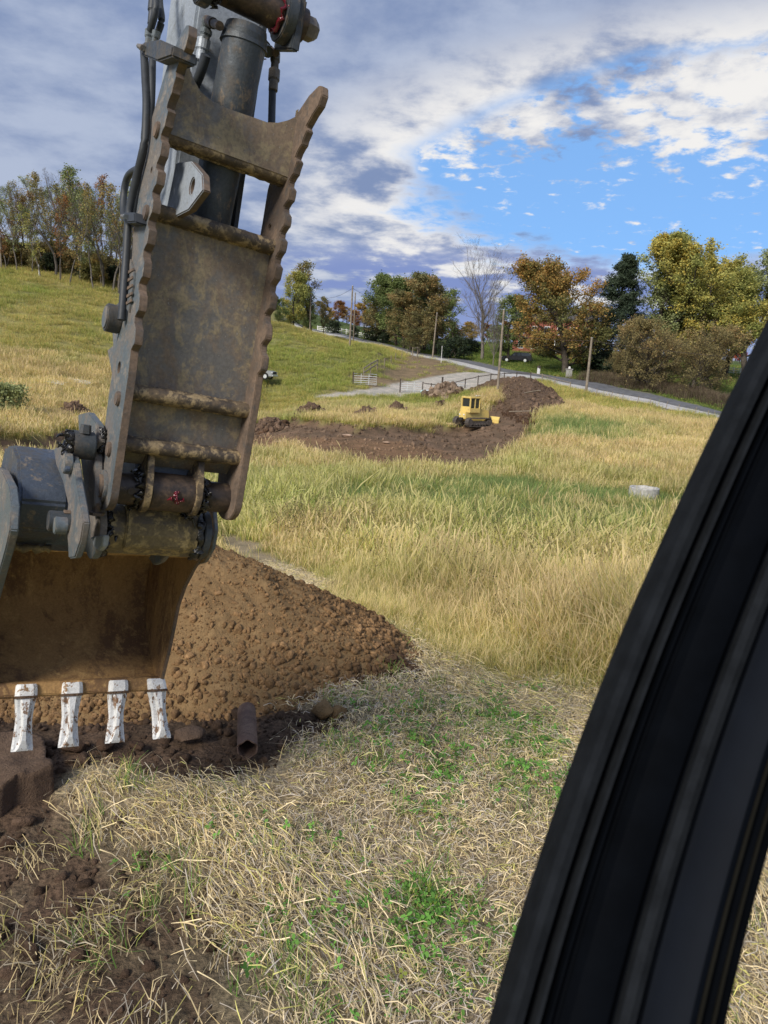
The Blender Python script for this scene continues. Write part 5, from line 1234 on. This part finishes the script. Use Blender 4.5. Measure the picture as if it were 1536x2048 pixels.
b = B(); b.prism([(c0[0] - .08, 1.99), (c0[0] + .12, 2.1), (c0[0] + .12, 1.86), (c0[0] - .07, 1.80)], .44, .475, afn); xb(b, 'pin_bracket', M['cyl'], bevel=.006)
xb(atube([(c0[0] - .01, 1.93, .50), (c0[0] - .01, 1.93, .54), (c0[0] - .01, 1.93, .56)], [.045, .045, .03], 6), 'pin_bolt', M['plate'], smooth=.5)
grease_ring(c0[0] - .01, 1.93, .145, .066, seed=3, w=.008); grease_ring(c0[0] - .01, 1.93, .385, .066, seed=4, mat='redgrease', name='red_grease', w=.007)
b = B(); rg = np.random.default_rng(9)
for _ in range(9): q = Q(513 + rg.uniform(-7, 6), 118 + rg.uniform(-12, 12), .36); p = arm(*q, .36) ; b.tube([p, p + rg.normal(0, .012, 3), p + rg.normal(0, .02, 3)], [.007, .006, .002], 6)
xb(b, 'red_grease', M['redgrease'], smooth=1.2)
def hose(pix, r_, rad_, name='hydraulic_hose', mat='hose', rib=0, parent=EX, seg=12):
    P_ = [arm(*Q(x, y, rr_), rr_) for (x, y), rr_ in zip(pix, r_ if hasattr(r_, '__len__') else [r_] * len(pix))]; n = len(P_)
    t = np.linspace(0, n - 1, (n - 1) * (6 if not rib else 30) + 1); out = []
    P_ = np.array(P_)
    for s in t:     # Catmull-Rom
        i = min(int(s), n - 2); u = s - i; a, b_, c, d = P_[max(i - 1, 0)], P_[i], P_[i + 1], P_[min(i + 2, n - 1)]
        out.append(.5 * ((2 * b_) + (-a + c) * u + (2 * a - 5 * b_ + 4 * c - d) * u * u + (-a + 3 * b_ - 3 * c + d) * u ** 3))
    b = B(); b.tube(out, [rad_ * (1.12 if k % 4 < 2 else .92) for k in range(len(out))] if rib else rad_, seg); return xb(b, name, M[mat], parent, smooth=1.)
hose([(288, 100), (291, 160), (293, 215), (288, 290), (272, 360), (258, 430), (252, 520), (247, 590), (243, 640)], -.02, .0155)
hose([(305, 118), (304, 175), (301, 235), (294, 300), (279, 365), (266, 430)], .03, .0145)
hose([(284, 335), (258, 350), (248, 385), (248, 430), (262, 448)], .02, .015)
hose([(309, -60), (312, 0), (309, 30), (300, 62)], .0, .014); hose([(318, -60), (319, 0), (323, 40), (314, 70)], .04, .014)
hose([(405, -80), (402, 0), (393, 60), (388, 120), (380, 175)], .2, .018, 'corrugated_sleeve', 'hose', 1)
hose([(360, 330), (352, 390), (345, 450)], .2, .016, 'corrugated_sleeve', 'hose', 1)
hose([(412, 110), (403, 140), (393, 165), (378, 195)], .17, .019)
hose([(545, 178), (544, 215), (543, 252), (541, 285)], .47, .0155)
hose([(600, -30), (585, 5), (562, 24), (540, 16)], .5, .016); hose([(560, -40), (556, -5), (540, 20)], .48, .013)
def fitting(pa, pb, r_, rad_, name='hose_fitting', mat='plate', seg=6):
    a = arm(*Q(*pa, r_), r_); b_ = arm(*Q(*pb, r_), r_); c = (a + b_) / 2; b = B(); b.tube([a, a * .8 + b_ * .2, c, c, b_ * .8 + a * .2, b_], [rad_, rad_, rad_, rad_ * .8, rad_ * .8, rad_ * .8], seg); xb(b, name, M[mat], bevel=.002)
fitting((408, 78), (401, 122), .17, .027, mat='stick', seg=16); fitting((413, 58), (409, 80), .17, .025); fitting((415, 42), (440, 52), .17, .02, mat='pinm', seg=16); fitting((418, 38), (410, 60), .17, .024, seg=16)
fitting((549, 140), (546, 182), .47, .024, seg=16); fitting((551, 104), (549, 142), .47, .022); fitting((528, 96), (552, 106), .45, .019, mat='pinm', seg=16); fitting((522, 88), (536, 104), .42, .028, mat='cyl', seg=16)
fitting((300, 60), (297, 90), .02, .02); fitting((314, 62), (309, 88), .02, .018); fitting((308, -5), (303, 50), 0, .02, mat='hose', seg=16)
px_plate('hose_clamp', [(284, 84), (318, 78), (345, 90), (342, 112), (314, 122), (284, 110)], -.04, .05, M['cyl'], bevel=.006)
px_plate('hose_clamp', [(247, 424), (268, 424), (269, 444), (248, 446)], -.045, .03, M['hose'], bevel=.005)
fitting((286, 96), (277, 92), -.05, .012, 'clamp_bolt'); fitting((252, 434), (244, 433), -.05, .011, 'clamp_bolt')

# ---- thumb
TW = .545
fb = np.array([(1.56, -.335), (1.50, -.285), (1.43, -.25), (1.34, -.22), (1.24, -.21), (1.14, -.208), (1.04, -.20), (.93, -.19), (.81, -.186), (.69, -.19), (.56, -.195), (.45, -.18), (.3, -.172), (.16, -.165), (0, -.155)])[::-1]
def fbase(u): return float(np.interp(u, fb[:, 0], fb[:, 1]))
us = [1.555, 1.45, 1.345, 1.245, 1.145, 1.045, .935, .815, .69, .565]
def thumb_outline(v=0):
    P_ = [(-.345, 1.655), (-.375, 1.645), (-.388, 1.61), (-.372, 1.575)]
    rg = np.random.default_rng(50 + v)
    for i, u in enumerate(us):
        nxt = us[i + 1] if i + 1 < len(us) else u - .0; k = rg.normal(0, .003)
        P_ += [(fbase(u) + .006 + k, u - .004), (fbase(u) + .024 + k, u - .018)]
        if i + 1 < len(us):
            h_ = u - nxt; P_ += [(fbase(u - .3 * h_) + .020, u - .34 * h_), (fbase(u - .5 * h_) - .012 + k, u - .52 * h_), (fbase(nxt) - .016, nxt + .022), (fbase(nxt) - .012, nxt + .004)]
    P_ += [(-.18, .45), (-.172, .3), (-.165, .16), (-.158, .0)] + [(-.035 + .123 * math.cos(a), -.01 + .085 * math.sin(a)) for a in np.linspace(math.pi * 1.02, math.pi * 2, 12)]
    P_ += [(.10, .1), (.092, .25), (.092, .37), (.085, .51), (.062, .69), (.04, .80), (.033, .89), (.03, 1.02), (.018, 1.19), (.013, 1.33), (-.03, 1.43), (-.108, 1.526), (-.17, 1.59), (-.27, 1.64)]
    return P_
TH = EX
b = B(); WEB0 = -.085
# the face plate between the side plates
wp = [(-.118, 1.09), (-.112, .95), (-.10, .75), (-.085, .54), (-.082, .3), (-.06, .17), (.0, .10), (.012, .108), (-.05, .185), (-.068, .3), (-.071, .54), (-.086, .75), (-.098, .95), (-.104, 1.09)]
b.prism(wp, .028, TW - .028, afn); thumb = xb(b, 'thumb', M['webmat'], bevel=.002, smooth=.5)
hl = [ahole(*Q(238, 735, 0), .024), ahole(*Q(303, 340, 0), .012, 12), ]
plate('side_plate', thumb_outline(0), 0, .03, M['plate'], thumb, hl, .0035, M['edge'])
plate('side_plate', thumb_outline(1), TW - .03, TW, M['edge'], thumb, [ahole(*Q(236, 735, 0), .024), ahole(-.07, 1.16, .014, 12)], .0035)
def ends(l, r_): return Q(*l, .03), Q(*r_, TW - .03)
for (f_, u_), rr_, nm in (((-.155, 1.345), .027, 'round_bar'), ((-.135, 1.075), .029, 'round_bar'), ((-.125, .392), .030, 'round_bar'), ((-.105, .186), .030, 'round_bar')):
    o = xb(atube([(f_, u_, .028 + (TW - .056) * k / 12) for k in range(13)], rr_, 24), nm, M['bar'], thumb, smooth=.7)
    for s_ in (-1, 1):   # weld seams along the bar
        bb_ = B(); rg = np.random.default_rng(int(u_ * 100) + s_); bb_.tube([arm(f_ + rr_ * .75 + rg.normal(0, .001), u_ + s_ * rr_ * .92, .03 + (TW - .06) * k / 40) for k in range(41)], [.0075 * rg.uniform(.7, 1.3) for _ in range(41)], 6); xb(bb_, 'weld_seam', M['bar'], o, smooth=1.2)
# curved upper web: outline in (r, u), thickness in f
def top_u(t): return 1.585 - .23 * math.sin(math.pi * min(1, t * 1.0) ** .85) ** .75 if t < .5 else 1.355 + (t - .5) * .0
curve = []
for (x, y) in ((373, 130), (383, 160), (398, 187), (418, 203), (445, 217), (475, 228), (505, 238), (530, 247), (552, 248), (572, 243), (592, 234), (606, 226)):
    rr_ = np.interp(x, [373, 606], [.03, TW - .03]); d = ray(x, y); n_ = AF; t_ = ((arm(-.165, 0, 0) - CAM) @ n_) / (d @ n_); p = CAM + d * t_; curve.append(((p - AO) @ AR, (p - AO) @ AU))
curve = [(min(max(r_, .028), TW - .028), u_) for r_, u_ in curve]
b = B(); pl = [(.028, 1.345)] + curve + [(TW - .028, 1.345)]
b.prism(pl, -.185, -.160, lambda x, y, z: tuple(arm(z, y, x))); xb(b, 'upper_web', M['webmat'], thumb, bevel=.003)
for (x, y) in ((322, 258), (300, 425), (243, 798), (225, 900)):
    f_, u_ = Q(x - 3, y, 0); o = xb(atube([(f_ + .02, u_, -.012), (f_ + .02, u_, .004)], .03, 14), 'plug_weld', M['edge'], thumb, smooth=.5, bevel=.004)
b = B()                                    # raised cast marking strip on the side plate
P_ = [Q(x, y, -.004) for x, y in ((262, 518), (270, 545), (268, 570), (259, 625), (254, 618), (262, 560), (258, 530))]; b.prism([tuple(p) for p in P_], -.008, .001, afn); xb(b, 'raised_marking', M['plate'], thumb, bevel=.002)
for k, y in enumerate((540, 556, 572, 588, 602)): 
    b = B(); P_ = [Q(x, y_, -.009) for x, y_ in ((256 - k * .8, y + 3), (267 - k * .9, y - 4), (267 - k * .9, y + 1), (257 - k * .8, y + 8))]; b.prism([tuple(p) for p in P_], -.012, -.007, afn); xb(b, 'raised_letter_bar', M['edge'], thumb)
# pivot tube with lugs, seals and grease
o = xb(atube([(-.03, .0, .03 + (TW - .06) * k / 16) for k in range(17)], .066, 36), 'pivot_tube', M['pinm'], thumb, smooth=.7)
xb(atube([(-.03, .0, .175), (-.03, .0, .355)], .080, 36), 'pivot_sleeve', M['pinm'], thumb, smooth=.7)
for r_ in (.155, .365): plate('pivot_lug', [(-.03 + .092 * math.cos(a), .092 * math.sin(a)) for a in np.linspace(-.2, -math.pi + .0, 16)] + [(-.12, .05), (-.085, .15), (-.02, .15), (.06, .06)], r_ - .012, r_ + .014, M['bar'], thumb)
for r_, s_ in ((.128, 1), (.405, 2)): grease_ring(-.03, 0, r_, .068, seed=s_, parent=thumb)
for r0_, nm in ((-.012, 0), (TW - .002, 1)): xb(atube([(-.03, 0, r0_), (-.03, 0, r0_ + .014)], .066, 32), 'pin_head', M['plate'], thumb, smooth=.6, bevel=.003)
xb(atube([(-.03, 0, -.02), (-.03, 0, -.01)], .047, 28), 'pin_face', M['edge'], thumb, smooth=.6)
xb(atube([(-.088, .0, .09), (-.100, .0, .09)], .014, 16), 'grease_plug', M['pinm'], thumb)
b = B(); rg = np.random.default_rng(19); c = arm(-.112, -.005, .265)
for _ in range(12): p = c + rg.normal(0, .011, 3); b.tube([p, p + rg.normal(0, .008, 3), p + rg.normal(0, .014, 3)], [.008, .007, .002], 6)
xb(b, 'red_grease', M['redgrease'], thumb, smooth=1.2)
b = B(); c = arm(-.03, -.09, .365)
for _ in range(16): p = c + rg.normal(0, .014, 3); b.tube([p, p + rg.normal(0, .01, 3), p + rg.normal(0, .018, 3)], [.010, .008, .002], 6)
xb(b, 'grease_lump', M['grease'], thumb, smooth=1.2)
# thumb side boss near the back (link cylinder pin)
f_, u_ = Q(209, 660, -.03)
xb(atube([(.07, .665, -.055), (.07, .665, .0)], .056, 30), 'link_boss', M['cyl'], thumb, smooth=.6, bevel=.004); xb(atube([(.07, .665, -.06), (.07, .665, -.05)], .043, 28), 'boss_face', M['plate'], thumb, smooth=.6)
px_plate('link_plate', [(222, 628), (246, 610), (250, 640), (246, 720), (232, 780), (222, 740), (214, 700), (226, 690)], .035, .06, M['plate'])
for (x, y) in ((232, 625), (238, 618)): fitting((x, y), (x + 8, y - 10), .0, .018, 'bracket_bolt')

# ---- boss under the thumb, coupling links
f_, u_ = .13, -.20
o = xb(atube([(f_, u_, .06 + .38 * k / 14) for k in range(15)], .108, 40), 'arm_end_boss', M['goldmud'], smooth=.7); roughen(o, .004, 18)
b = B(); b.prism([(f_ - .118, u_ + .05), (f_ - .09, u_ + .12), (f_ - .06, u_ + .12), (f_ - .06, u_ - .09), (f_ - .112, u_ - .05), (f_ - .122, u_)], .12, .40, afn); o = xb(b, 'wear_pad', M['goldmud'], bevel=.006)
for r_ in (.455,): grease_ring(f_, u_, r_, .098, seed=7, w=.020)
plate('bucket_ear', [(f_ + .118 * math.cos(a), u_ + .118 * math.sin(a)) for a in np.linspace(0, math.pi * 2, 30, endpoint=False)], .468, .498, M['cyl'], bevel=.005)
xb(atube([(f_, u_, .495), (f_, u_, .53)], .05, 26), 'bucket_pin', M['pinm'], smooth=.6, bevel=.004)
plate('bucket_ear', [(f_ + .135 * math.cos(a), u_ + .135 * math.sin(a)) for a in np.linspace(math.pi * .9, math.pi * 2.35, 26)] + [(f_ + .14, u_ + .2), (f_ + .02, u_ + .22)], .012, .04, M['plate'], bevel=.005)
grease_ring(f_, u_, .052, .108, seed=8, w=.012)
px_plate('coupler_plate', [(156, 829), (176, 824), (194, 848), (196, 880), (190, 905), (191, 960), (188, 1010), (182, 1030), (170, 1028), (166, 960), (159, 900)], -.035, -.005, M['plate'])
px_plate('coupler_plate', [(172, 905), (192, 900), (203, 950), (203, 1010), (196, 1040), (180, 1040), (172, 980)], .03, .055, M['cyl'])
cf, cuu = Q(178, 892, -.06)
xb(atube([(cf, cuu, -.13), (cf, cuu, -.04)], .057, 30), 'link_pin_boss', M['cyl'], smooth=.6, bevel=.006); grease_ring(cf, cuu, -.135, .046, seed=10, w=.012)
xb(atube([(cf - .02, cuu + .05, -.085), (cf - .02, cuu + .085, -.085)], [.024, .02], 6), 'boss_bolt', M['cyl'])
grease_ring(cf + .03, cuu + .02, -.01, .05, seed=11, w=.01)
px_plate('bucket_ear', [(107, 897), (122, 889), (140, 893), (148, 925), (153, 965), (161, 1010), (166, 1045), (160, 1082), (149, 1115), (137, 1117), (136, 1092), (132, 1050), (136, 1010), (126, 965), (112, 930)], -.125, -.098, M['plate'], bevel=.005)
def stud(x, y, r_, rad_, L, name, mat='plate', seg=20):
    f_, u_ = Q(x, y, r_); xb(atube([(f_, u_, r_ - L), (f_, u_, r_)], rad_, seg), name, M[mat], smooth=.6, bevel=.003)
stud(143, 928, -.125, .042, .03, 'pin_keeper', 'plate'); stud(140, 939, -.155, .014, .018, 'keeper_bolt', 'bucketout', 6)
stud(157, 1045, -.09, .040, .11, 'tilt_pin', 'cyl'); stud(134, 1052, -.2, .030, .04, 'tilt_pin_cap', 'plate'); stud(176, 1048, -.03, .036, .05, 'tilt_pin', 'plate')
px_plate('lock_hook', [(181, 1074), (207, 1070), (203, 1092), (196, 1101), (187, 1095)], .0, .025, M['stick'])
px_plate('lock_hook', [(296, 1116), (322, 1086), (337, 1092), (338, 1102), (320, 1124), (306, 1130)], .33, .355, M['plate'])
a_ = arm(*Q(192, 1030, -.02), -.02); b = B(); b.tube([a_, a_ + AU * .012], .032, 6); b.tube([a_, a_ + AU * .05], .012, 12); xb(b, 'lock_bolt', M['edge'], smooth=.5)
a_ = arm(*Q(144, 1026, -.12), -.12); b = B(); b.tube([a_ - AR * .03, a_ + AR * .03], .011, 6); xb(b, 'keeper_bolt', M['edge'])

# ---- bucket: a curved shell between side plates, torsion box on top, teeth on the lip
BL, BR = -.30, .60
Ai = np.array([.398, -.378]); Bi = np.array([.677, -1.165])
def bez(p0, p1, p2, p3, n): return [tuple((1 - t) ** 3 * np.array(p0) + 3 * (1 - t) ** 2 * t * np.array(p1) + 3 * (1 - t) * t * t * np.array(p2) + t ** 3 * np.array(p3)) for t in np.linspace(0, 1, n)]
shell = bez(Ai, (.62, -.22), (1.12, -.30), (1.16, -.68), 14)[:-1] + bez((1.16, -.68), (1.18, -.95), (.92, -1.06), Bi, 14)
sh = np.array(shell); tn = np.gradient(sh, axis=0); nn = np.stack([tn[:, 1], -tn[:, 0]], -1); nn /= np.linalg.norm(nn, axis=1)[:, None]
cen = sh.mean(0); nn = np.where(((sh - cen) * nn).sum(1)[:, None] > 0, nn, -nn); outer = sh + nn * .022
b = B(); NR = 36; V = []; Fs = []
rsx = np.linspace(BL + .02, BR - .02, NR)
for L_ in (sh, outer):
    for r_ in rsx:
        for p in L_:
            w_ = .004 * float(fbm(np.array([p[0] * 9 + r_ * 5]), np.array([p[1] * 7 + r_ * 9]), 3, 2)[0]); V.append(arm(p[0] + w_, p[1] + w_, r_))
m_ = len(sh); 
for l_ in range(2):
    for i in range(NR - 1):
        for j in range(m_ - 1): o_ = l_ * NR * m_; Fs.append((o_ + i * m_ + j, o_ + i * m_ + j + 1, o_ + (i + 1) * m_ + j + 1, o_ + (i + 1) * m_ + j))
for i in range(NR - 1):
    for j in (0, m_ - 1): Fs.append((i * m_ + j, (i + 1) * m_ + j, NR * m_ + (i + 1) * m_ + j, NR * m_ + i * m_ + j))
b.add(V, Fs); BK = xb(b, 'bucket', M['bucketin'], smooth=.8)
side = [tuple(Ai + (-.02, .03)), (.52, -.27), (.80, -.20), (1.08, -.30), (1.20, -.60), (1.19, -.82), (1.02, -1.05), (.82, -1.15), tuple(Bi + (.0, -.012)), tuple(Bi + (-.035, .0))]
sidef = [tuple(Q(x, y, BR)) for x, y in ((328, 1362), (333, 1340), (342, 1305), (351, 1262), (361, 1212), (374, 1175), (392, 1140), (412, 1110), (420, 1092))]
plate('side_plate', side + sidef, BR - .02, BR, M['bucketin'], BK, (), .004, M['edge'])
plate('side_plate', side + sidef, BL, BL + .02, M['bucketout'], BK, (), .004, M['plate'])
px_plate('side_cutter', [(-30, 925), (3, 940), (18, 972), (22, 1010), (19, 1060), (10, 1100), (-4, 1150), (-20, 1210), (-40, 1250), (-60, 1000)], BL - .03, BL + .002, M['plate'], BK, .005)
rc_ = [(.335, -.38), (.30, -.30), (.33, -.20), (.40, -.18), (.44, -.30)]
px_plate('side_lug', [(396, 1022), (426, 1019), (429, 1060), (423, 1096), (408, 1124), (390, 1130), (392, 1060)], BR - .003, BR + .018, M['bucketin'], BK, mat2=M['plate'])
plate('torsion_box', [(.398, -.372), (.30, -.30), (.205, -.245), (.17, -.12), (.20, -.075), (.30, -.02), (.36, .035), (.55, .065), (.82, .03), (1.0, -.20), (.70, -.262), (.55, -.29)], BL + .025, -.085, M['bucketout'], BK, (), .012)
plate('torsion_box', [(.398, -.372), (.33, -.33), (.31, -.25), (.36, -.19), (.50, -.16), (.70, -.20), (.70, -.262), (.55, -.29)], -.13, BR - .03, M['bucketin'], BK, (), .006, M['bucketout'])
xb(B().tube([arm(.335, -.352, BL + .03 + k * .018) + AU * float(.006 * math.sin(k * 1.7)) for k in range(10)] , [.016 + .006 * math.sin(k * 2.3) for k in range(10)], 8), 'dried_mud', M['goldmud'], BK, smooth=1.2)
# teeth
ld = np.array([math.cos(math.radians(-97)), math.sin(math.radians(-97))])   # direction the teeth point, (f, u)
lo_ = (sh[-1] - sh[-3]); lo_ /= np.linalg.norm(lo_); td = np.array([-.40, -1.]); td /= np.linalg.norm(td); tnrm = np.array([-td[1], td[0]]) * -1
if tnrm[0] > 0: tnrm = -tnrm                                             # faces the cab
lip = B(); lip.prism([tuple(Bi + (.05, .05)), tuple(Bi + (.012, .055)), tuple(Bi + (-.012, .0)), tuple(Bi + (0, -.018)), tuple(Bi + (.04, -.008))], BL, BR, afn); xb(lip, 'lip', M['bucketin'], BK, bevel=.004)
def tooth(rc, skew=0.):
    def P3(s, w_, h_): p = Bi + td * s + tnrm * h_; return arm(p[0], p[1], rc + w_ + skew * s)
    b = B(); V = []; secs = [(-.05, .047, .030), (-.02, .050, .036), (.012, .050, .036), (.022, .046, .033)]
    for s, w_, h_ in secs: V += [P3(s, -w_, -.02), P3(s, -w_, h_ * .7), P3(s, -w_ * .6, h_), P3(s, w_ * .6, h_), P3(s, w_, h_ * .7), P3(s, w_, -.02)]
    Fs = [(i * 6 + k, i * 6 + (k + 1) % 6, (i + 1) * 6 + (k + 1) % 6, (i + 1) * 6 + k) for i in range(3) for k in range(6)] + [(5, 4, 3, 2, 1, 0), (18, 19, 20, 21, 22, 23)]
    b.add(V, Fs); ad = xb(b, 'adapter', M['adapter'], BK, bevel=.004)
    b = B(); V = [P3(s, sx_ * w_, h_) for s, g_ in ((.006, -.001), (.013, .001), (.019, 0)) for sx_, w_, h_ in ((-1, .050 + g_, -.024), (-1, .051 + g_, .028 + g_), (-1, .030, .040 + g_), (1, .030, .040 + g_), (1, .051 + g_, .028 + g_), (1, .050 + g_, -.024))]
    b.add(V, [(i * 6 + k, i * 6 + (k + 1) % 6, (i + 1) * 6 + (k + 1) % 6, (i + 1) * 6 + k) for i in range(2) for k in range(6)]); xb(b, 'mud_collar', M['slab'], BK, smooth=1.)
    b = B(); V = []; n = 12
    for s, w_, base, rid, rw in ((.018, .046, .022, .034, .018), (.06, .042, .004, .036, .013), (.12, .037, -.008, .034, .008), (.17, .040, -.014, .030, .007), (.22, .045, -.016, .020, .010), (.255, .049, -.014, .002, .020), (.268, .049, -.018, -.008, .03)):
        V += [P3(s, -w_, -.022), P3(s, -w_, base), P3(s, -w_ * .82, base + .004), P3(s, -rw * 1.6, base + .003), P3(s, -rw, rid), P3(s, rw, rid), P3(s, rw * 1.6, base + .003), P3(s, w_ * .82, base + .004), P3(s, w_, base), P3(s, w_, -.022)]
    k_ = 10; ns = 7; Fs = [(i * k_ + k, i * k_ + (k + 1) % k_, (i + 1) * k_ + (k + 1) % k_, (i + 1) * k_ + k) for i in range(ns - 1) for k in range(k_)] + [tuple(range(k_))[::-1], tuple((ns - 1) * k_ + k for k in range(k_))]
    b.add(V, Fs); xb(b, 'tooth', M['toothpaint'], BK, bevel=.0025)
for rc in (-.285, -.078, .135, .362): tooth(rc)
tooth(.566, .16)

# ---- cab post in front of the window, close to the lens
M['seal'] = m_simple('window_seal', (.010, .0115, .014), .9, scale=30, var=.25, bump=.5, bd=.002, spec=.06)  # post blacks lowered further: shade of the unbuilt cab put into the colours
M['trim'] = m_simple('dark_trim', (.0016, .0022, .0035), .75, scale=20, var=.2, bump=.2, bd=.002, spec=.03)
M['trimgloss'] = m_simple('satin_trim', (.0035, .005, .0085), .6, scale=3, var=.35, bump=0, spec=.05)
M['trimolive'] = m_simple('olive_edge', (.0085, .008, .0055), .7, scale=4, bump=0)
EDGE = [(905, 2400, .56), (1000, 2048, .60), (1078, 1790, .63), (1152, 1556, .655), (1216, 1395, .675), (1262, 1285, .69), (1330, 1118, .71), (1398, 960, .73), (1458, 838, .75), (1538, 672, .78), (1625, 500, .81), (1740, 280, .85), (1880, 20, .90), (2080, -330, .97), (2330, -760, 1.06)]
EP = np.array([at(*e) for e in EDGE]); es = np.concatenate([[0], np.cumsum(np.linalg.norm(np.diff(EP, axis=0), axis=1))]); tq = np.linspace(0, es[-1], 70)
EL = np.array([[np.interp(t, es, EP[:, k]) for k in range(3)] for t in tq]); ker = np.ones(11) / 11
EL = np.stack([np.convolve(np.pad(EL[:, k], 5, 'reflect', reflect_type='odd'), ker, 'valid') for k in range(3)], -1)
def strip_post(name, x0, x1, prof, mat, parent):
    """prof: list of (w fraction, height towards the lens)"""
    b = B(); n = len(EL) - 1
    top_ = [(x0 + (x1 - x0) * w_, h_) for w_, h_ in prof]; ring = top_ + [(x1, -.05), (x0, -.05)]; k = len(ring); V = []
    for i in range(n + 1):
        c = EL[i]; ax = EL[min(i + 1, n)] - EL[max(i - 1, 0)]; ax = ax / np.linalg.norm(ax); wv = cr - (cr @ ax) * ax; wv = wv / np.linalg.norm(wv); nv = np.cross(ax, wv); nv = nv if nv @ f0 < 0 else -nv
        V += [c + wv * x * .88 + nv * h_ for x, h_ in ring]
    Fs = [(i * k + j, i * k + (j + 1) % k, (i + 1) * k + (j + 1) % k, (i + 1) * k + j) for i in range(n) for j in range(k)] + [tuple(range(k))[::-1], tuple(n * k + j for j in range(k))]
    b.add(V, Fs); return xb(b, name, M[mat], parent, smooth=.5)
W_ = .186
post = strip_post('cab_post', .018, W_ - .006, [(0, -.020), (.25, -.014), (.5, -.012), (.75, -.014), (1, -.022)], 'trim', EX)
strip_post('window_seal', 0, .021, [(0, -.012), (.12, .001), (.45, .004), (.85, .001), (1, -.012)], 'seal', post)
strip_post('seal_ridge', .027, .036, [(0, -.01), (.3, -.003), (.7, -.003), (1, -.01)], 'seal', post)
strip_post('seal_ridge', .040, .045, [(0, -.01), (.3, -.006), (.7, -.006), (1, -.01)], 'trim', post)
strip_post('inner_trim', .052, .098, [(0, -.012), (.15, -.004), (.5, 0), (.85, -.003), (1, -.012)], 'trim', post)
strip_post('trim_band', .100, .118, [(0, -.012), (.1, -.004), (.5, -.001), (.9, -.004), (1, -.013)], 'seal', post)
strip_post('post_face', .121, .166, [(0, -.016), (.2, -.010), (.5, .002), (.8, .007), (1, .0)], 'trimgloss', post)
strip_post('outer_edge', .1665, .1695, [(0, -.01), (.5, .004), (1, -.01)], 'trimolive', post)
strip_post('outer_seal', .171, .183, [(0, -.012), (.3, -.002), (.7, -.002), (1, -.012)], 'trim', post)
strip_post('outer_edge', .1835, .1860, [(0, -.012), (.5, -.004), (1, -.012)], 'trimolive', post)
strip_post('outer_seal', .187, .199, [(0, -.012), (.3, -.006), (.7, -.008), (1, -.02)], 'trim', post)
